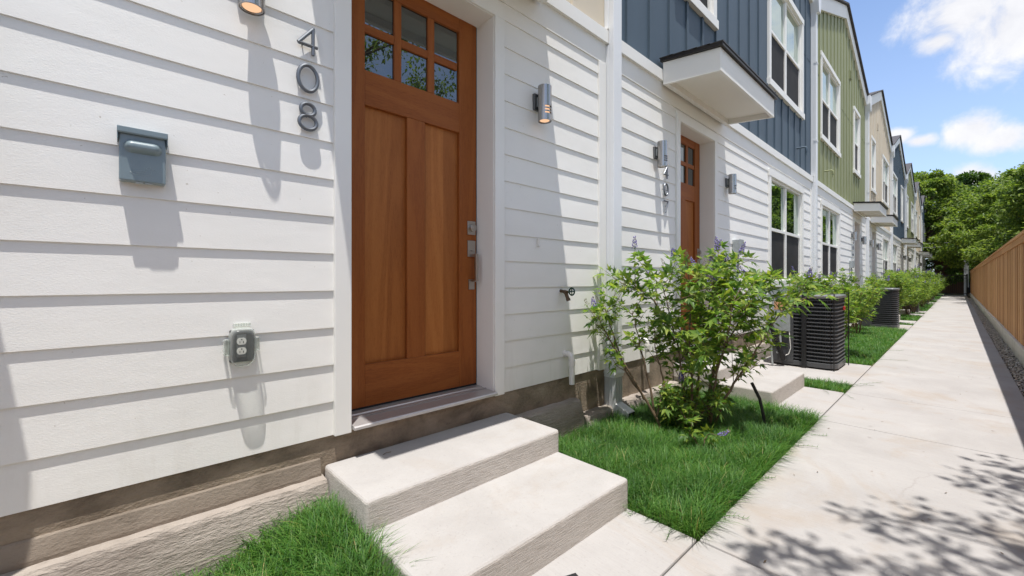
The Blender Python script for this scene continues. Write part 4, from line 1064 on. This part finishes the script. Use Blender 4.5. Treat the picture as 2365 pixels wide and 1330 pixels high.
# near tree beyond the fence: throws the dappled shade on the walkway and is mirrored in the door panes
rnd=random.Random(55)
T=thing('leafy_tree','tree beyond the fence by the camera, seen as dappled shade and in door panes','tree',(2.6,-5.3,0))
mb=MB(); tr=[Vector((0,0,-.2)),Vector((.05,.1,1.6)),Vector((-.1,.3,3.2)),Vector((-.2,.5,4.6))]; mb.tube(tr,[.16,.13,.1,.04],10)
cs=[];sz=[]
np_=[]
def clus(x,y,z,s,n=60): cs.append((x-2.6,y+5.3,z)); sz.append(s); np_.append(n)
# limbs reaching over the walkway: (tip x,y,z) at world coordinates
shade=[(1.95,-1.52),(2.05,-1.62),(2.2,-1.72),(1.75,-1.55),(1.85,-1.72),(2.0,-1.85),(2.3,-1.9),(2.55,-1.78),(2.75,-1.88),(2.6,-2.02),(2.45,-2.12),(2.15,-2.05),(2.9,-2.0),(3.55,-2.12),(3.8,-2.2),(4.05,-2.25),(3.7,-2.32),(3.4,-2.25),(3.0,-2.25),(2.7,-2.3),(1.5,-1.6),(1.4,-1.45),(1.2,-1.5)]
for gi,(gx,gy) in enumerate(shade):
    z=4.9+rnd.uniform(-.25,.25); x,y=gx-.135*z,gy-.16*z
    e=Vector((x-2.6,y+5.3,z)); 
    for j in range(4): clus(x+rnd.uniform(-.11,.13),y+rnd.uniform(-.08,.08),z+rnd.uniform(-.08,.08),rnd.uniform(.06,.13),7)
    if gi%2==0:
        s0=tr[2].lerp(tr[3],.3+.4*rnd.random()); m=s0.lerp(e,.55)+Vector((0,0,.25)); mb.tube([s0,m,e],[.035,.02,.006],6)
        for j in range(5):
            f=rnd.uniform(.3,.85); q=s0.lerp(e,f); clus(q.x+2.6+rnd.uniform(-.15,.15),q.y-5.3+rnd.uniform(-.15,.15),q.z+.25*math.sin(PI*f),rnd.uniform(.12,.25),26)
for j in range(110):
    a=rnd.uniform(0,2*PI); r_=2.2*math.sqrt(rnd.random()); x=3.1+r_*math.cos(a); y=-5.6+r_*.9*math.sin(a); z=rnd.uniform(3.3,5.9)-.05*r_*r_
    clus(x,y,z,rnd.uniform(.22,.42),75)
obj('trunk',mb,M['bark'],T,smooth=True)
link('crown',leaf_mesh('crown',cs,sz,np.array(np_),.085,77),T,[M['treeleaf']])

# ------------------------------------------------------------------ end of the walkway
T=thing('iron_gate','black iron gate with upright bars at the end of the walkway','gate',(47.3,-1.5,0))
mb=MB(); 
for y in (-1.05,1.05): mb.box(-.04,.04,y-.04,y+.04,-.05,1.62)
obj('gate_post',mb,M['iron'],T)
mb=MB(); mb.box(-.02,.02,-1.01,1.01,1.50,1.55); mb.box(-.02,.02,-1.01,1.01,.10,.15); mb.box(-.02,.02,-1.01,1.01,1.30,1.335)
obj('rail',mb,M['iron'],T)
mb=MB()
for i in range(18): y=-.96+i*.113; mb.box(-.009,.009,y-.009,y+.009,.151,1.499)
obj('bars',mb,M['iron'],T)
T=thing('metal_fence','black iron fence section left of the gate, behind the shrubs','fence',(47.3,1.5,0))
mb=MB(); mb.box(-.02,.02,-1.9,1.88,1.45,1.5); mb.box(-.02,.02,-1.9,1.88,.1,.15); obj('rail',mb,M['iron'],T)
mb=MB()
for i in range(32): y=-1.85+i*.118; mb.box(-.009,.009,y-.009,y+.009,.151,1.449)
obj('bars',mb,M['iron'],T)
T=thing('white_post','tall white post beside the iron gate at the end of the walkway','post',(48.2,-2.42,0))
mb=MB(); mb.box(-.09,.09,-.17,.02,-.1,2.75); obj('post',mb,M['leader'],T,bevel=.01)
mb=MB(); mb.box(-.06,.06,-.24,-.172,.6,2.65); mb.box(-.10,.10,-.19,.04,1.95,2.0); obj('side_channel',mb,M['galv'],T,bevel=.005)
T=thing('brown_shed','low brown boarded building in deep shade behind the iron gate','building',(57.5,-4.5,0))
mb=MB(); mb.box(0,6,-6,4,-.1,3.0); obj('wall',mb,M['brownwall'],T)
mb=MB(); mb.prismx([(-6.3,3.0),(4.3,3.0),(-1,4.4)],-.3,6.3); obj('roof',mb,M['shingle'],T)
mb=MB(); mb.box(-.02,.0,.8,1.9,.0,2.1); obj('door',mb,M['iron'],T)
T=thing('overhead_cable','thin pale cables strung in front of the dark trees beside the last house','cable',(50,0,0))
for j,(z,sag) in enumerate(((4.35,.10),(4.05,.12),(3.1,.08))):
    mb=MB(); mb.tube([(0,6-12*i/16,z-sag*math.sin(PI*i/16)) for i in range(17)],.011,5); obj('wire',mb,M['grey'],T)

# ------------------------------------------------------------------ camera
cam=bpy.data.cameras.new('camera'); co=bpy.data.objects.new('camera',cam); COL.objects.link(co)
f_px=970; th=math.atan(1030/f_px)
co.location=(0,-2.0794,1.16); co.rotation_euler=(R(90),0,-(PI/2-th))
cam.sensor_width=36; cam.lens=f_px/2365*36; cam.shift_y=-18/2365; cam.clip_start=.05; cam.clip_end=1500
scene.camera=co
# ------------------------------------------------------------------ light and sky
sl=bpy.data.lights.new('sun','SUN'); so=bpy.data.objects.new('sun',sl); COL.objects.link(so)
sl.energy=SUN_E=3.4; sl.angle=R(.53); sl.color=(1,.965,.92)
so.rotation_euler=SUN.to_track_quat('-Z','Y').to_euler(); so.location=(0,0,30)
w=bpy.data.worlds.new('World'); scene.world=w; w.use_nodes=True
nt=w.node_tree; nt.nodes.clear()
def N(t,**k):
    x=nt.nodes.new(t)
    for a,b in k.items(): setattr(x,a,b)
    return x
out=N('ShaderNodeOutputWorld'); bg=N('ShaderNodeBackground'); sky=N('ShaderNodeTexSky',sky_type='NISHITA')
sky.sun_disc=False; sky.sun_elevation=math.asin(-SUN.z); sky.sun_rotation=math.atan2(-SUN.x,-SUN.y); sky.air_density=.68; sky.dust_density=.4; sky.ozone_density=2.5
bg.inputs[1].default_value=SKY_S=.15
tc=N('ShaderNodeTexCoord'); D=tc.outputs['Generated']
def mth(op,a,b=None,clamp=False):
    x=N('ShaderNodeMath',operation=op,use_clamp=clamp)
    for i,v in enumerate((a,b)):
        if v is None: continue
        if isinstance(v,(int,float)): x.inputs[i].default_value=v
        else: nt.links.new(v,x.inputs[i])
    return x.outputs[0]
def wnoise(scale,detail=8,rough=.6,dist=.3):
    x=N('ShaderNodeTexNoise'); x.inputs['Scale'].default_value=scale; x.inputs['Detail'].default_value=detail; x.inputs['Roughness'].default_value=rough; x.inputs['Distortion'].default_value=dist
    nt.links.new(D,x.inputs['Vector']); return x.outputs['Fac']
n1=wnoise(17,9,.6,.3)
def pdir(px,py):
    r=(px-1182.5)/970; v=(py-647)/970; C_,S_=math.cos(th),math.sin(th)
    return Vector((C_+r*S_,S_-r*C_,-v)).normalized()
sep=N('ShaderNodeSeparateXYZ'); nt.links.new(D,sep.inputs[0])
def blob(px,py,rad,sq=1.0):
    """soft round cloud seed around a fixed sky direction; sq>1 flattens it"""
    c=pdir(px,py); sub=N('ShaderNodeVectorMath',operation='SUBTRACT'); nt.links.new(D,sub.inputs[0]); sub.inputs[1].default_value=c
    mul=N('ShaderNodeVectorMath',operation='MULTIPLY'); nt.links.new(sub.outputs[0],mul.inputs[0]); mul.inputs[1].default_value=(1,1,sq)
    ln=N('ShaderNodeVectorMath',operation='LENGTH'); nt.links.new(mul.outputs[0],ln.inputs[0])
    return mth('SUBTRACT',1.0,mth('DIVIDE',ln.outputs['Value'],rad))
bl=[blob(2230,25,.088,1.3),blob(2350,45,.11,1.2),blob(2170,95,.045,1.6),blob(2250,300,.040,1.1),blob(2310,320,.045,1.5),blob(2220,310,.03,1.2),blob(2075,315,.026,1.3),blob(2125,325,.03,2.2),blob(2170,430,.05,1.6),blob(2250,410,.05,1.8)]
m=bl[0]
for b in bl[1:]: m=mth('MAXIMUM',m,b)
dens=mth('ADD',mth('MULTIPLY',m,1.15),mth('MULTIPLY',mth('SUBTRACT',n1,.5),1.75))
mr=N('ShaderNodeMapRange',interpolation_type='SMOOTHSTEP'); nt.links.new(dens,mr.inputs[0]); mr.inputs[1].default_value=.08; mr.inputs[2].default_value=.85
# unseen cloud bank added outside the frame for pale window reflections and ambient light
n2=wnoise(3.2,8,.6,.4)
side=N('ShaderNodeMapRange',interpolation_type='SMOOTHSTEP'); nt.links.new(sep.outputs[1],side.inputs[0]); side.inputs[1].default_value=-.085; side.inputs[2].default_value=-.2
mr2=N('ShaderNodeMapRange',interpolation_type='SMOOTHSTEP'); nt.links.new(n2,mr2.inputs[0]); mr2.inputs[1].default_value=.30; mr2.inputs[2].default_value=.50
far=N('ShaderNodeMapRange',interpolation_type='SMOOTHSTEP'); nt.links.new(sep.outputs[1],far.inputs[0]); far.inputs[1].default_value=-.66; far.inputs[2].default_value=-.48
c2=mth('MULTIPLY',mth('MULTIPLY',side.outputs[0],mr2.outputs[0]),mth('MAXIMUM',far.outputs[0],.25))
cl=mth('MAXIMUM',mr.outputs[0],c2,True)
# thin haze streaks
n3=N('ShaderNodeTexNoise'); n3.inputs['Scale'].default_value=4; n3.inputs['Detail'].default_value=6
mpz=N('ShaderNodeMapping'); mpz.inputs['Scale'].default_value=(1,1,7); nt.links.new(D,mpz.inputs[0]); nt.links.new(mpz.outputs[0],n3.inputs['Vector'])
hz=N('ShaderNodeMapRange'); nt.links.new(n3.outputs['Fac'],hz.inputs[0]); hz.inputs[1].default_value=.45; hz.inputs[2].default_value=.8; hz.inputs[3].default_value=0; hz.inputs[4].default_value=.22
lowz=N('ShaderNodeMapRange'); nt.links.new(sep.outputs[2],lowz.inputs[0]); lowz.inputs[1].default_value=.55; lowz.inputs[2].default_value=.0; lowz.inputs[3].default_value=.0; lowz.inputs[4].default_value=.62
hzf=mth('MAXIMUM',mth('MULTIPLY',hz.outputs[0],.6),lowz.outputs[0])
def wmix(f,a,b):
    x=N('ShaderNodeMix',data_type='RGBA')
    for v,i in ((f,0),(a,6),(b,7)):
        if isinstance(v,(int,float)): x.inputs[i].default_value=v
        elif isinstance(v,tuple): x.inputs[i].default_value=(*v,1)
        else: nt.links.new(v,x.inputs[i])
    return x.outputs[2]
shade=wmix(n1,(2.5,2.55,2.85),(4.0,4.0,4.0))
skyc=wmix(hzf,sky.outputs[0],(2.3,2.75,3.4))
colr=wmix(cl,skyc,shade)
nt.links.new(colr,bg.inputs[0]); nt.links.new(bg.outputs[0],out.inputs[0])
scene.view_settings.view_transform='Standard'; scene.view_settings.look='None'; scene.view_settings.gamma=1; scene.view_settings.exposure=.94
